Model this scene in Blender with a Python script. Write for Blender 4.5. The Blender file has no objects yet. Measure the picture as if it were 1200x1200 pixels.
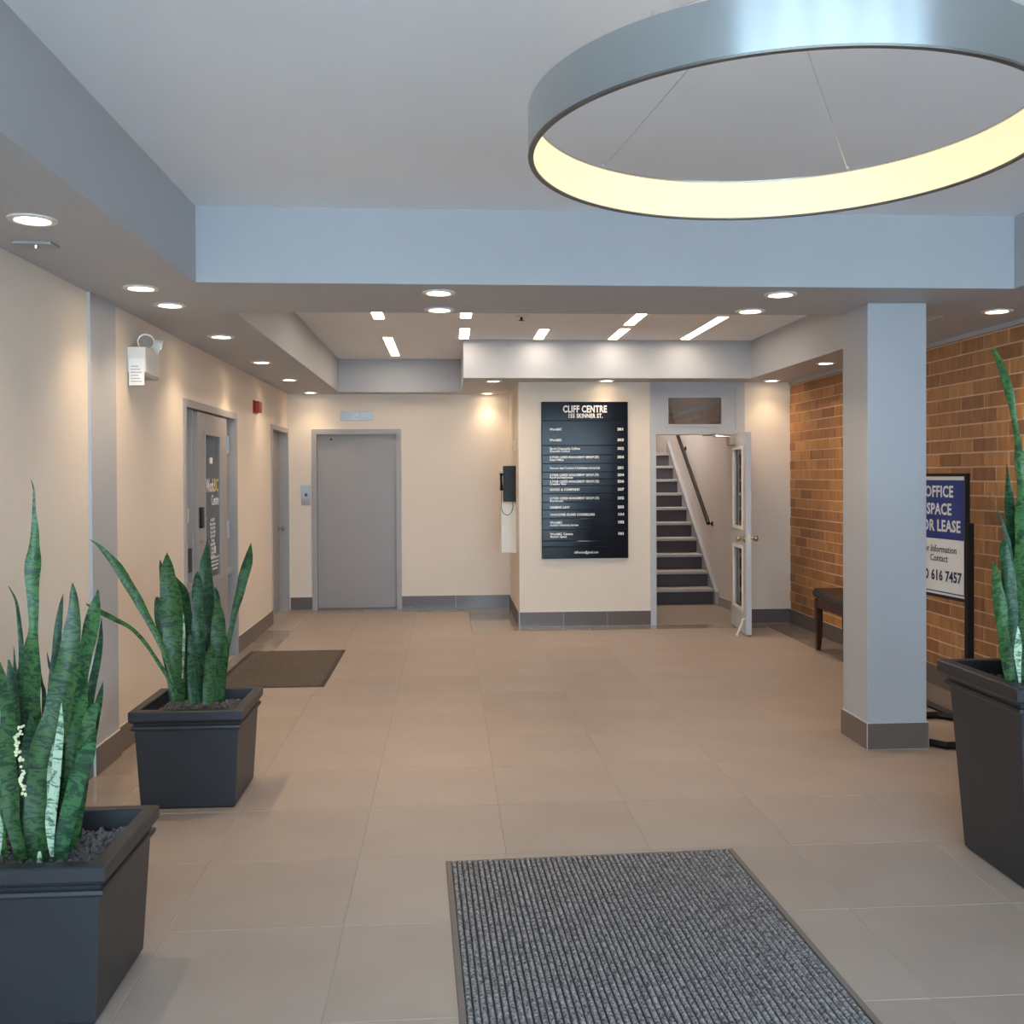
import bpy, bmesh, math, random
from mathutils import Vector, Matrix, Euler, Quaternion

scene = bpy.context.scene
col = scene.collection
rnd = random.Random(7)

# ------------------------------------------------------------------ camera
FPX, IMG = 1150.0, 1200.0
YAW, PITCH, ROLL, EYE = math.radians(3.73), math.radians(-0.6), math.radians(0.28), 1.59
fwd = Vector((math.sin(YAW)*math.cos(PITCH), math.cos(YAW)*math.cos(PITCH), math.sin(PITCH)))
_r = Vector((math.cos(YAW), -math.sin(YAW), 0)); _u = _r.cross(fwd)
cam_r = math.cos(ROLL)*_r - math.sin(ROLL)*_u
cam_u = math.sin(ROLL)*_r + math.cos(ROLL)*_u
CXP, CYP = 600.03, 569.68
cd = bpy.data.cameras.new('camera'); cam = bpy.data.objects.new('camera', cd); col.objects.link(cam)
cd.sensor_width = 36; cd.sensor_fit = 'HORIZONTAL'; cd.lens = 36*FPX/IMG
cd.shift_x = 0.5 - CXP/IMG; cd.shift_y = CYP/IMG - 0.5
cd.clip_start = 0.05
Mx = Matrix((cam_r, cam_u, -fwd)).transposed().to_4x4(); Mx.translation = Vector((0, 0, EYE))
cam.matrix_world = Mx
scene.camera = cam

# ------------------------------------------------------------------ world, exposure
scene.view_settings.view_transform = 'Standard'
scene.view_settings.look = 'None'
scene.view_settings.gamma = 1.0
scene.view_settings.use_curve_mapping = False
scene.view_settings.exposure = 1.32
w = bpy.data.worlds.new('overcast_sky'); scene.world = w; w.use_nodes = True
bg = w.node_tree.nodes['Background']
bg.inputs[0].default_value = (0.60, 0.775, 0.96, 1); bg.inputs[1].default_value = 8.4
WARM = (1.0, 0.77, 0.52)
SPOT_W = 15.0
LENS_E, STRIP_E, RING_E, STAIR_W = 8.0, 11.5, 0.44, 19.0

pl = bpy.data.lights.new('sky_portal', 'AREA'); pl.shape = 'RECTANGLE'; pl.size = 5.4; pl.size_y = 2.85
pl.cycles.is_portal = True
po = bpy.data.objects.new('sky_portal', pl); col.objects.link(po)
po.location = (0.88, -1.22, 1.45); po.rotation_euler = (math.radians(90), 0, 0)   # faces +Y

# ------------------------------------------------------------------ key measures (metres)
XL, XR = -1.90, 3.66            # side walls
YE, YS, YF = 11.84, 10.29, -1.30  # elevator wall, sign wall, entrance front
ZS, ZC = 2.575, 2.96            # soffit, ceiling
BX = 0.745                      # side of the sign box
BH = 0.155                      # baseboard height

# ------------------------------------------------------------------ materials
def nmat(name, base, rough=0.5, metal=0.0, vary=0.0, scale=8.0, bump=0.0, bscale=60.0, rand=0.0, spec=0.5, coat=0.0):
    m = bpy.data.materials.new(name); m.use_nodes = True
    nt = m.node_tree; N = nt.nodes; L = nt.links; p = N['Principled BSDF']
    p.inputs['Roughness'].default_value = rough; p.inputs['Metallic'].default_value = metal
    p.inputs['Specular IOR Level'].default_value = spec
    p.inputs['Coat Weight'].default_value = coat
    tc = N.new('ShaderNodeTexCoord')
    rgb = N.new('ShaderNodeRGB'); rgb.outputs[0].default_value = (*base, 1)
    out = rgb.outputs[0]
    if vary > 0:
        nz = N.new('ShaderNodeTexNoise'); nz.inputs['Scale'].default_value = scale; nz.inputs['Detail'].default_value = 5
        L.new(tc.outputs['Object'], nz.inputs['Vector'])
        mr = N.new('ShaderNodeMapRange'); mr.inputs[1].default_value = 0.25; mr.inputs[2].default_value = 0.75
        mr.inputs[3].default_value = 1-vary; mr.inputs[4].default_value = 1+vary
        L.new(nz.outputs[0], mr.inputs[0])
        hs = N.new('ShaderNodeHueSaturation'); L.new(out, hs.inputs['Color']); L.new(mr.outputs[0], hs.inputs['Value']); out = hs.outputs[0]
    if rand > 0:
        oi = N.new('ShaderNodeObjectInfo')
        mr = N.new('ShaderNodeMapRange'); mr.inputs[3].default_value = 1-rand; mr.inputs[4].default_value = 1+rand
        L.new(oi.outputs['Random'], mr.inputs[0])
        hs = N.new('ShaderNodeHueSaturation'); L.new(out, hs.inputs['Color']); L.new(mr.outputs[0], hs.inputs['Value']); out = hs.outputs[0]
    L.new(out, p.inputs['Base Color'])
    if bump > 0:
        nz = N.new('ShaderNodeTexNoise'); nz.inputs['Scale'].default_value = bscale; nz.inputs['Detail'].default_value = 3
        L.new(tc.outputs['Object'], nz.inputs['Vector'])
        b = N.new('ShaderNodeBump'); b.inputs['Strength'].default_value = bump; b.inputs['Distance'].default_value = 0.004
        L.new(nz.outputs[0], b.inputs['Height']); L.new(b.outputs[0], p.inputs['Normal'])
    return m

def emat(name, c, s):
    m = bpy.data.materials.new(name); m.use_nodes = True
    nt = m.node_tree; p = nt.nodes['Principled BSDF']
    p.inputs['Base Color'].default_value = (0.35, 0.30, 0.22, 1)
    p.inputs['Emission Color'].default_value = (*c, 1); p.inputs['Emission Strength'].default_value = s
    return m

def glass_mat(name, tint, opac, rough=0.02):
    m = bpy.data.materials.new(name); m.use_nodes = True
    nt = m.node_tree; N = nt.nodes; L = nt.links
    for n in list(N):
        if n.type != 'OUTPUT_MATERIAL': N.remove(n)
    o = [n for n in N if n.type == 'OUTPUT_MATERIAL'][0]
    t = N.new('ShaderNodeBsdfTransparent'); t.inputs[0].default_value = (*tint, 1)
    g = N.new('ShaderNodeBsdfGlossy'); g.inputs['Roughness'].default_value = rough
    fr = N.new('ShaderNodeFresnel'); fr.inputs[0].default_value = 1.5
    ad = N.new('ShaderNodeMath'); ad.operation = 'ADD'; ad.inputs[1].default_value = opac; ad.use_clamp = True
    L.new(fr.outputs[0], ad.inputs[0])
    mx = N.new('ShaderNodeMixShader'); L.new(ad.outputs[0], mx.inputs[0]); L.new(t.outputs[0], mx.inputs[1]); L.new(g.outputs[0], mx.inputs[2])
    L.new(mx.outputs[0], o.inputs[0])
    return m

def leaf_mat(name, c1, c2, thr):
    m = bpy.data.materials.new(name); m.use_nodes = True
    nt = m.node_tree; N = nt.nodes; L = nt.links; p = N['Principled BSDF']
    p.inputs['Roughness'].default_value = 0.42; p.inputs['Specular IOR Level'].default_value = 0.4
    uv = N.new('ShaderNodeUVMap'); uv.uv_map = 'UVMap'
    mp = N.new('ShaderNodeMapping'); mp.inputs['Scale'].default_value = (2.4, 42, 1); L.new(uv.outputs[0], mp.inputs[0])
    oi = N.new('ShaderNodeObjectInfo')
    sh = N.new('ShaderNodeVectorMath'); sh.operation = 'ADD'; L.new(mp.outputs[0], sh.inputs[0])
    cmb = N.new('ShaderNodeCombineXYZ'); mul = N.new('ShaderNodeMath'); mul.operation = 'MULTIPLY'; mul.inputs[1].default_value = 40
    L.new(oi.outputs['Random'], mul.inputs[0]); L.new(mul.outputs[0], cmb.inputs[0]); L.new(mul.outputs[0], cmb.inputs[1]); L.new(cmb.outputs[0], sh.inputs[1])
    nz = N.new('ShaderNodeTexNoise'); nz.inputs['Scale'].default_value = 1.0; nz.inputs['Detail'].default_value = 4; nz.inputs['Roughness'].default_value = 0.65; nz.inputs['Distortion'].default_value = 1.6
    L.new(sh.outputs[0], nz.inputs['Vector'])
    cr = N.new('ShaderNodeValToRGB'); cr.color_ramp.elements[0].position = thr-0.045; cr.color_ramp.elements[1].position = thr+0.06
    cr.color_ramp.elements[0].color = (*c2, 1); cr.color_ramp.elements[1].color = (*c1, 1)
    L.new(nz.outputs[0], cr.inputs[0])
    hs = N.new('ShaderNodeHueSaturation')
    mr = N.new('ShaderNodeMapRange'); mr.inputs[3].default_value = 0.75; mr.inputs[4].default_value = 1.25; L.new(oi.outputs['Random'], mr.inputs[0])
    L.new(mr.outputs[0], hs.inputs['Value']); L.new(cr.outputs[0], hs.inputs['Color']); L.new(hs.outputs[0], p.inputs['Base Color'])
    return m

def brick_mat():
    m = bpy.data.materials.new('brick'); m.use_nodes = True
    nt = m.node_tree; N = nt.nodes; L = nt.links; p = N['Principled BSDF']; p.inputs['Roughness'].default_value = 0.8
    g = N.new('ShaderNodeNewGeometry'); sp = N.new('ShaderNodeSeparateXYZ'); L.new(g.outputs['Position'], sp.inputs[0])
    at = N.new('ShaderNodeAttribute'); at.attribute_name = 'tone'
    oi = N.new('ShaderNodeObjectInfo')
    ad = N.new('ShaderNodeMath'); ad.operation = 'ADD'; L.new(at.outputs['Fac'], ad.inputs[0]); L.new(oi.outputs['Random'], ad.inputs[1])
    fr = N.new('ShaderNodeMath'); fr.operation = 'FRACT'; L.new(ad.outputs[0], fr.inputs[0])
    cr = N.new('ShaderNodeValToRGB'); e = cr.color_ramp.elements
    e[0].position = 0.0; e[0].color = (0.27, 0.122, 0.052, 1)
    e[1].position = 1.0; e[1].color = (0.50, 0.245, 0.092, 1)
    for ps, c in ((0.25, (0.36, 0.162, 0.064, 1)), (0.55, (0.40, 0.186, 0.070, 1)), (0.8, (0.45, 0.215, 0.081, 1))):
        q = e.new(ps); q.color = c
    L.new(fr.outputs[0], cr.inputs[0])
    nz = N.new('ShaderNodeTexNoise'); nz.inputs['Scale'].default_value = 9; nz.inputs['Detail'].default_value = 6
    mp = N.new('ShaderNodeMapping'); mp.inputs['Scale'].default_value = (1, 2.2, 0.6); L.new(g.outputs['Position'], mp.inputs[0]); L.new(mp.outputs[0], nz.inputs['Vector'])
    mr = N.new('ShaderNodeMapRange'); mr.inputs[1].default_value = 0.3; mr.inputs[2].default_value = 0.7; mr.inputs[3].default_value = 0.8; mr.inputs[4].default_value = 1.2
    L.new(nz.outputs[0], mr.inputs[0])
    hs = N.new('ShaderNodeHueSaturation'); L.new(cr.outputs[0], hs.inputs['Color']); L.new(mr.outputs[0], hs.inputs['Value']); L.new(hs.outputs[0], p.inputs['Base Color'])
    b = N.new('ShaderNodeBump'); b.inputs['Strength'].default_value = 0.35; b.inputs['Distance'].default_value = 0.004
    n2 = N.new('ShaderNodeTexNoise'); n2.inputs['Scale'].default_value = 70; L.new(g.outputs['Position'], n2.inputs['Vector']); L.new(n2.outputs[0], b.inputs['Height']); L.new(b.outputs[0], p.inputs['Normal'])
    return m

def carpet_mat(name, c1, c2, scale):
    m = bpy.data.materials.new(name); m.use_nodes = True
    nt = m.node_tree; N = nt.nodes; L = nt.links; p = N['Principled BSDF']; p.inputs['Roughness'].default_value = 0.95; p.inputs['Specular IOR Level'].default_value = 0.1
    tc = N.new('ShaderNodeTexCoord'); nz = N.new('ShaderNodeTexNoise'); nz.inputs['Scale'].default_value = scale; nz.inputs['Detail'].default_value = 3; nz.inputs['Roughness'].default_value = 0.8
    L.new(tc.outputs['Object'], nz.inputs['Vector'])
    cr = N.new('ShaderNodeValToRGB'); cr.color_ramp.elements[0].position = 0.36; cr.color_ramp.elements[1].position = 0.64
    cr.color_ramp.elements[0].color = (*c1, 1); cr.color_ramp.elements[1].color = (*c2, 1)
    L.new(nz.outputs[0], cr.inputs[0]); L.new(cr.outputs[0], p.inputs['Base Color'])
    return m

def brushed_mat(name, base):
    m = nmat(name, base, 0.27, 1.0)
    nt = m.node_tree; p = nt.nodes['Principled BSDF']; p.inputs['Anisotropic'].default_value = 0.9; p.inputs['Anisotropic Rotation'].default_value = 0.25
    tg = nt.nodes.new('ShaderNodeTangent'); tg.direction_type = 'RADIAL'; tg.axis = 'Z'; nt.links.new(tg.outputs[0], p.inputs['Tangent'])
    return m

M = dict(
    wall=nmat('wall_paint', (0.81, 0.70, 0.59), 0.7, vary=0.015, scale=3, bump=0.04, bscale=180),
    grey=nmat('grey_paint', (0.455, 0.46, 0.48), 0.6, vary=0.015, scale=3, bump=0.03, bscale=150),
    ceil=nmat('ceiling_paint', (0.86, 0.87, 0.89), 0.8, vary=0.02, scale=2, bump=0.05, bscale=120),
    frame=nmat('frame_paint', (0.37, 0.35, 0.345), 0.42, vary=0.02, scale=5),
    door=nmat('door_paint', (0.335, 0.305, 0.295), 0.38, vary=0.03, scale=4),
    dframe=nmat('stair_door_paint', (0.52, 0.52, 0.535), 0.45, vary=0.02, scale=5),
    tile=nmat('floor_tile', (0.385, 0.308, 0.257), 0.42, vary=0.07, scale=2.2, bump=0.03, bscale=90, rand=0.035, spec=0.4),
    btile=nmat('border_tile', (0.30, 0.24, 0.20), 0.09, vary=0.05, scale=2.5, rand=0.05, spec=0.75),
    grout=nmat('grout', (0.37, 0.305, 0.255), 0.9, vary=0.1, scale=20),
    base=nmat('baseboard_tile', (0.135, 0.105, 0.092), 0.32, vary=0.08, scale=5, rand=0.08),
    bgrout=nmat('baseboard_grout', (0.62, 0.57, 0.52), 0.8, vary=0.05),
    mortar=nmat('mortar', (0.66, 0.48, 0.33), 0.9, vary=0.12, scale=14, bump=0.2, bscale=90),
    brick=brick_mat(),
    planter=nmat('planter_resin', (0.019, 0.021, 0.025), 0.42, vary=0.12, scale=7, bump=0.03, bscale=50, spec=0.55),
    gravel=nmat('gravel', (0.125, 0.115, 0.118), 0.9, vary=0.35, scale=45),
    leaf=leaf_mat('snake_leaf', (0.050, 0.132, 0.036), (0.011, 0.042, 0.017), 0.47),
    leafd=leaf_mat('snake_leaf_dark', (0.034, 0.105, 0.038), (0.010, 0.036, 0.018), 0.50),
    leafp=leaf_mat('snake_leaf_pale', (0.37, 0.46, 0.32), (0.05, 0.12, 0.07), 0.46),
    flower=nmat('cream_flower', (0.75, 0.72, 0.45), 0.6, vary=0.1),
    ring=brushed_mat('brushed_aluminium', (0.60, 0.65, 0.66)),
    ringlip=nmat('dark_lip', (0.16, 0.15, 0.14), 0.4, 0.6),
    wire=nmat('steel_wire', (0.7, 0.7, 0.7), 0.3, 1.0),
    chrome=nmat('chrome', (0.6, 0.6, 0.6), 0.12, 1.0),
    brass=nmat('aged_brass', (0.42, 0.31, 0.20), 0.28, 1.0),
    steel=nmat('satin_steel', (0.40, 0.40, 0.42), 0.42, 0.8),
    white=nmat('white_plastic', (0.78, 0.75, 0.68), 0.5, vary=0.02),
    paper=nmat('paper', (0.86, 0.86, 0.86), 0.8, vary=0.03),
    ink=nmat('ink', (0.08, 0.08, 0.1), 0.8),
    red=nmat('alarm_red', (0.42, 0.035, 0.022), 0.4, vary=0.05),
    black=nmat('black_metal', (0.008, 0.008, 0.009), 0.4, vary=0.05, spec=0.25),
    board=nmat('directory_panel', (0.006, 0.007, 0.012), 0.14, vary=0.1, scale=4, bump=0.02, bscale=12, spec=0.22),
    letter=nmat('white_lettering', (0.88, 0.86, 0.80), 0.5),
    gold=nmat('gold_lettering', (0.75, 0.52, 0.10), 0.5),
    signblue=nmat('sign_blue', (0.016, 0.042, 0.23), 0.35, vary=0.03),
    signwhite=nmat('sign_white', (0.90, 0.89, 0.87), 0.4, vary=0.01),
    navy=nmat('navy_print', (0.012, 0.015, 0.075), 0.5),
    mat1=carpet_mat('mat_pile', (0.045, 0.042, 0.045), (0.47, 0.44, 0.44), 95),
    matedge=nmat('mat_rubber_edge', (0.20, 0.165, 0.14), 0.7, vary=0.05),
    matbase=nmat('mat_backing', (0.028, 0.028, 0.034), 0.9),
    mat2=carpet_mat('brown_pile', (0.085, 0.068, 0.058), (0.175, 0.145, 0.122), 90),
    mat2edge=nmat('brown_rubber_edge', (0.045, 0.034, 0.03), 0.8),
    stairdark=carpet_mat('riser_carpet', (0.075, 0.062, 0.066), (0.11, 0.092, 0.098), 120),
    nosing=nmat('stair_nosing', (0.42, 0.38, 0.35), 0.5, vary=0.04),
    landing=carpet_mat('landing_floor', (0.26, 0.21, 0.178), (0.32, 0.265, 0.225), 60),
    stwall=nmat('stair_wall_paint', (0.70, 0.63, 0.58), 0.7, vary=0.02),
    rail=nmat('dark_rail', (0.020, 0.013, 0.012), 0.55, spec=0.2),
    leather=nmat('black_leather', (0.018, 0.018, 0.02), 0.32, vary=0.1, bump=0.1, bscale=120),
    wood=nmat('dark_mahogany', (0.050, 0.014, 0.008), 0.3, vary=0.25, scale=20),
    glassdark=glass_mat('door_glass', (0.65, 0.68, 0.70), 0.20),
    glass=glass_mat('clear_glass', (0.85, 0.88, 0.88), 0.03),
    glassmir=glass_mat('transom_glass', (0.45, 0.44, 0.43), 0.30),
    frost=nmat('frosted_side_glass', (0.30, 0.335, 0.37), 0.25, vary=0.03),
    backroom=nmat('dim_room', (0.5, 0.5, 0.52), 0.8),
    pave=nmat('pavement', (0.6, 0.6, 0.6), 0.9, vary=0.1),
    lens=emat('lamp_lens', (1.0, 0.80, 0.52), LENS_E),
    strip=emat('strip_lens', (1.0, 0.86, 0.70), STRIP_E),
    ringlight=emat('ring_diffuser', (1.0, 0.73, 0.42), RING_E),
    trimring=nmat('lamp_trim', (0.75, 0.73, 0.70), 0.4),
)

# ------------------------------------------------------------------ helpers
WL = {}
def wloc(o): return WL.get(o.name, Vector((0, 0, 0)))

def tag(o, label=None, cat=None, group=None, kind=None):
    if label: o['label'] = label
    if cat: o['category'] = cat
    if group: o['group'] = group
    if kind: o['kind'] = kind
    return o

def thing(name, loc, label, cat, group=None, kind=None):
    o = bpy.data.objects.new(name, None); col.objects.link(o); o.empty_display_size = 0.1
    o.location = loc; WL[o.name] = Vector(loc)
    return tag(o, label, cat, group, kind)

def link_mesh(name, me, mat, parent=None, at=(0, 0, 0)):
    """link a mesh object whose data is local, at world position `at`"""
    o = bpy.data.objects.new(name, me); col.objects.link(o)
    if mat is not None and not me.materials: me.materials.append(mat)
    WL[o.name] = Vector(at)
    if parent is not None:
        o.parent = parent; o.location = Vector(at) - wloc(parent)
    else: o.location = at
    return o

def obj(name, bm, mat, parent=None, smooth=False, keep=False):
    """bmesh in world coordinates -> object with its origin at its bottom centre"""
    bmesh.ops.recalc_face_normals(bm, faces=bm.faces)
    xs = [v.co for v in bm.verts]
    lo = Vector((min(v.x for v in xs), min(v.y for v in xs), min(v.z for v in xs)))
    hi = Vector((max(v.x for v in xs), max(v.y for v in xs), max(v.z for v in xs)))
    c = Vector(((lo.x+hi.x)/2, (lo.y+hi.y)/2, lo.z))
    bmesh.ops.translate(bm, verts=bm.verts, vec=-c)
    me = bpy.data.meshes.new(name); bm.to_mesh(me); bm.free()
    if smooth:
        for p in me.polygons: p.use_smooth = True
        me.set_sharp_from_angle(angle=math.radians(40))
    return link_mesh(name, me, mat, parent, c)

def box(bm, x0, x1, y0, y1, z0, z1, bev=0.0):
    vs = [bm.verts.new(p) for p in ((x0,y0,z0),(x1,y0,z0),(x1,y1,z0),(x0,y1,z0),(x0,y0,z1),(x1,y0,z1),(x1,y1,z1),(x0,y1,z1))]
    fs = [bm.faces.new([vs[i] for i in f]) for f in ((0,3,2,1),(4,5,6,7),(0,1,5,4),(1,2,6,5),(2,3,7,6),(3,0,4,7))]
    if bev > 0:
        es = list({e for f in fs for e in f.edges})
        bmesh.ops.bevel(bm, geom=es, offset=bev, segments=1, affect='EDGES')
    return vs

def bx(name, x0, x1, y0, y1, z0, z1, mat, parent=None, bev=0.0):
    bm = bmesh.new(); box(bm, x0, x1, y0, y1, z0, z1, bev); return obj(name, bm, mat, parent)

def frame_yz(bm, x0, x1, y0, y1, z0, z1, t, bottom=True):   # rectangular frame in a wall along Y
    box(bm, x0, x1, y0, y0+t, z0, z1); box(bm, x0, x1, y1-t, y1, z0, z1); box(bm, x0, x1, y0+t, y1-t, z1-t, z1)
    if bottom: box(bm, x0, x1, y0+t, y1-t, z0, z0+t)
def frame_xz(bm, x0, x1, y0, y1, z0, z1, t, bottom=True):
    box(bm, x0, x0+t, y0, y1, z0, z1); box(bm, x1-t, x1, y0, y1, z0, z1); box(bm, x0+t, x1-t, y0, y1, z1-t, z1)
    if bottom: box(bm, x0+t, x1-t, y0, y1, z0, z0+t)

def tube(bm, pts, r, n=8):
    pts = [Vector(p) for p in pts]; rings = []
    rr = r if isinstance(r, (list, tuple)) else [r]*len(pts)
    prev = None
    for i, p in enumerate(pts):
        d = (pts[min(i+1, len(pts)-1)] - pts[max(i-1, 0)]).normalized()
        a = Vector((0, 0, 1)) if abs(d.z) < 0.9 else Vector((1, 0, 0))
        if prev is not None: a = prev
        s = (a - d*a.dot(d)).normalized(); t = d.cross(s); prev = s
        rings.append([bm.verts.new(p + rr[i]*(math.cos(2*math.pi*k/n)*s + math.sin(2*math.pi*k/n)*t)) for k in range(n)])
    for a, b in zip(rings, rings[1:]):
        for k in range(n): bm.faces.new((a[k], a[(k+1) % n], b[(k+1) % n], b[k]))
    bm.faces.new(rings[0][::-1]); bm.faces.new(rings[-1])

def lathe(bm, prof, c, n=24, axis='Z', closed=False):
    """prof: (r, h) list about axis through c"""
    c = Vector(c); rings = []
    def pt(r, h, k):
        a = 2*math.pi*k/n; u, v = r*math.cos(a), r*math.sin(a)
        return c + (Vector((u, v, h)) if axis == 'Z' else Vector((h, u, v)) if axis == 'X' else Vector((u, h, v)))
    for r, h in prof:
        rings.append([bm.verts.new(pt(r, h, k)) for k in range(n)] if r > 1e-6 else [bm.verts.new(pt(0, h, 0))])
    pairs = list(zip(rings, rings[1:])) + ([(rings[-1], rings[0])] if closed else [])
    for a, b in pairs:
        for k in range(n):
            k2 = (k+1) % n
            if len(a) == 1 and len(b) == 1: continue
            if len(a) == 1: bm.faces.new((a[0], b[k], b[k2]))
            elif len(b) == 1: bm.faces.new((a[k], a[k2], b[0]))
            else: bm.faces.new((a[k], a[k2], b[k2], b[k]))

def text(s, size, mat, parent, org, right, up, align='LEFT', bold=0.0, sx=1.0, depth=0.0008, name='lettering'):
    cu = bpy.data.curves.new('t', 'FONT'); cu.body = s; cu.size = size; cu.align_x = align; cu.offset = bold*size
    cu.extrude = depth/2; cu.space_character = 1+bold*2.2; cu.resolution_u = 2
    o = bpy.data.objects.new('t', cu); col.objects.link(o)
    dg = bpy.context.evaluated_depsgraph_get(); me = bpy.data.meshes.new_from_object(o.evaluated_get(dg))
    bpy.data.objects.remove(o); bpy.data.curves.remove(cu)
    right, up, org = Vector(right), Vector(up), Vector(org); nrm = right.cross(up)
    for v in me.vertices:
        c = v.co.copy(); v.co = right*c.x*sx + up*c.y + nrm*c.z
    me.materials.clear()
    return link_mesh(name, me, mat, parent, org)

def ray(px, py):
    return cam_r*((px-CXP)/FPX) - cam_u*((py-CYP)/FPX) + fwd
def at_y(px, py, Y):
    d = ray(px, py); return Vector((0, 0, EYE)) + d*(Y/d.y)

# ------------------------------------------------------------------ floor: slab + tiles
fl = tag(bx('floor', XL-0.2, XR+0.2, YF-0.1, YE+0.2, -0.2, -0.0015, M['grout']), 'beige porcelain tiled lobby floor', kind='structure')
GX = [-1.602 + 0.6125*i for i in range(9)]; GX[-1] = 3.33
GY0, GP = 4.105, 0.618
_cache = {}
def tile(x0, x1, y0, y1, m, g=0.0017):
    w_, d_ = round(x1-x0-2*g, 4), round(y1-y0-2*g, 4)
    if w_ < 0.02 or d_ < 0.02: return
    k = (w_, d_, m)
    if k not in _cache:
        b = bmesh.new(); box(b, -w_/2, w_/2, -d_/2, d_/2, -0.012, 0, 0.0012); me = bpy.data.meshes.new('tile'); b.to_mesh(me); b.free(); _cache[k] = me
    link_mesh('tile', _cache[k], M[m], fl, ((x0+x1)/2, (y0+y1)/2, 0))
ylines = [GY0 + GP*j for j in range(-9, 14)]
for a, b_ in zip(GX, GX[1:]):
    for c, d in zip(ylines, ylines[1:]):
        lim = 11.52 if b_ <= 0.5 else 10.0
        if c >= lim or d <= YF: continue
        tile(a, b_, max(c, YF), min(d, lim), 'tile')
for c, d in zip(ylines, ylines[1:]):
    if d > YF and c < YE:
        tile(XL, GX[0], max(c, YF), min(d, YE), 'btile' if d < 10.4 else 'tile')
    if d > YF and c < YS: tile(GX[-1], XR, max(c, YF), min(d, YS), 'btile')
for a, b_ in zip(GX, GX[1:]):
    if b_ > 0.5: tile(max(a, BX) if a < BX else a, b_, 10.0, YS, 'btile')
    if b_ <= 0.5: tile(a, b_, 11.52, YE, 'btile')
tile(GX[3], BX, 10.0, 10.29, 'btile')
tile(GX[3], BX, 10.29, 10.9, 'btile'); tile(GX[3], BX, 10.9, 11.52, 'btile'); tile(GX[3], BX, 11.52, YE, 'btile')

# ------------------------------------------------------------------ ceiling and soffits
tag(bx('ceiling', XL-0.2, XR+0.2, YF-0.1, YE+0.2, ZC, ZC+0.15, M['ceil']), 'pale upper ceiling of the lobby coffers', kind='structure')
C1L, C1R, BM0, BM1, C2R, C2B, C2F, C2S = -1.265, 3.02, 5.06, 5.945, 3.10, 11.54, 9.87, 0.16
def soffit(name, x0, x1, y0, y1, lab):
    return tag(bx(name, x0, x1, y0, y1, ZS, ZC, M['grey']), lab, kind='structure')
soffit('ceiling_soffit', XL, C1L, YF, YE, 'grey dropped soffit along the door wall')
soffit('ceiling_beam', C1L, C2R, BM0, BM1, 'wide grey ceiling beam across the lobby')
soffit('ceiling_soffit', C1R, XR, YF, BM0, 'grey dropped soffit by the entrance on the brick side')
bm = bmesh.new(); box(bm, C2R, XR, BM0, YS, ZS, ZC)
tag(obj('ceiling_soffit', bm, M['grey']), 'grey dropped soffit along the brick wall', kind='structure')
soffit('ceiling_soffit', C1L, C2S, C2B, YE, 'narrow grey soffit above the elevator door')
bm = bmesh.new(); box(bm, C2S, C2R, C2F, YS, ZS, ZC); box(bm, C2S, BX+0.05, YS, YE, ZS, ZC)
tag(obj('ceiling_soffit', bm, M['grey']), 'grey dropped soffit in front of the directory wall', kind='structure')

# ------------------------------------------------------------------ walls
TH = 0.14
def wall_x(name, x0, x1, y0, y1, holes, lab, mat):   # wall whose plane runs along Y, holes (ya,yb,za,zb)
    bm = bmesh.new(); cur = y0
    for ya, yb, za, zb in sorted(holes):
        box(bm, x0, x1, cur, ya, 0, ZC)
        if za > 0: box(bm, x0, x1, ya, yb, 0, za)
        box(bm, x0, x1, ya, yb, zb, ZC); cur = yb
    box(bm, x0, x1, cur, y1, 0, ZC)
    return tag(obj(name, bm, mat), lab, kind='structure')
D1 = (7.20, 8.96, 2.16); D2 = (10.71, 11.80, 2.16)
wall_x('wall_left', XL-TH, XL, YF, YE, [(D1[0]+.01, D1[1]-.01, 0, D1[2]-.01), (D2[0]+.01, D2[1]-.01, 0, D2[2]-.01)], 'cream painted wall with two grey doors', M['wall'])
bm = bmesh.new()   # elevator wall
EX0, EX1, EZ = -1.622, -0.56, 2.157
box(bm, XL, EX0+.01, YE, YE+TH, 0, ZC); box(bm, EX0+.01, EX1-.01, YE, YE+TH, EZ-.01, ZC); box(bm, EX1-.01, BX, YE, YE+TH, 0, ZC)
tag(obj('wall_back', bm, M['wall']), 'cream painted wall around the elevator door', kind='structure')
SX0, SX1 = 2.14, 3.155
bm = bmesh.new(); box(bm, BX, SX0, YS, YE+TH, 0, ZC)
tag(obj('wall_centre', bm, M['wall']), 'cream boxed-out wall carrying the black directory', kind='structure')
tag(bx('wall_back', SX1, XR, YS, YS+TH, 0, ZC, M['wall']), 'narrow cream wall between stair door and brick', kind='structure')
tag(bx('wall_back', SX0, SX1, YS+0.02, YS+TH, ZS, ZC, M['wall']), 'wall strip hidden above the stair door head', kind='structure')

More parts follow.
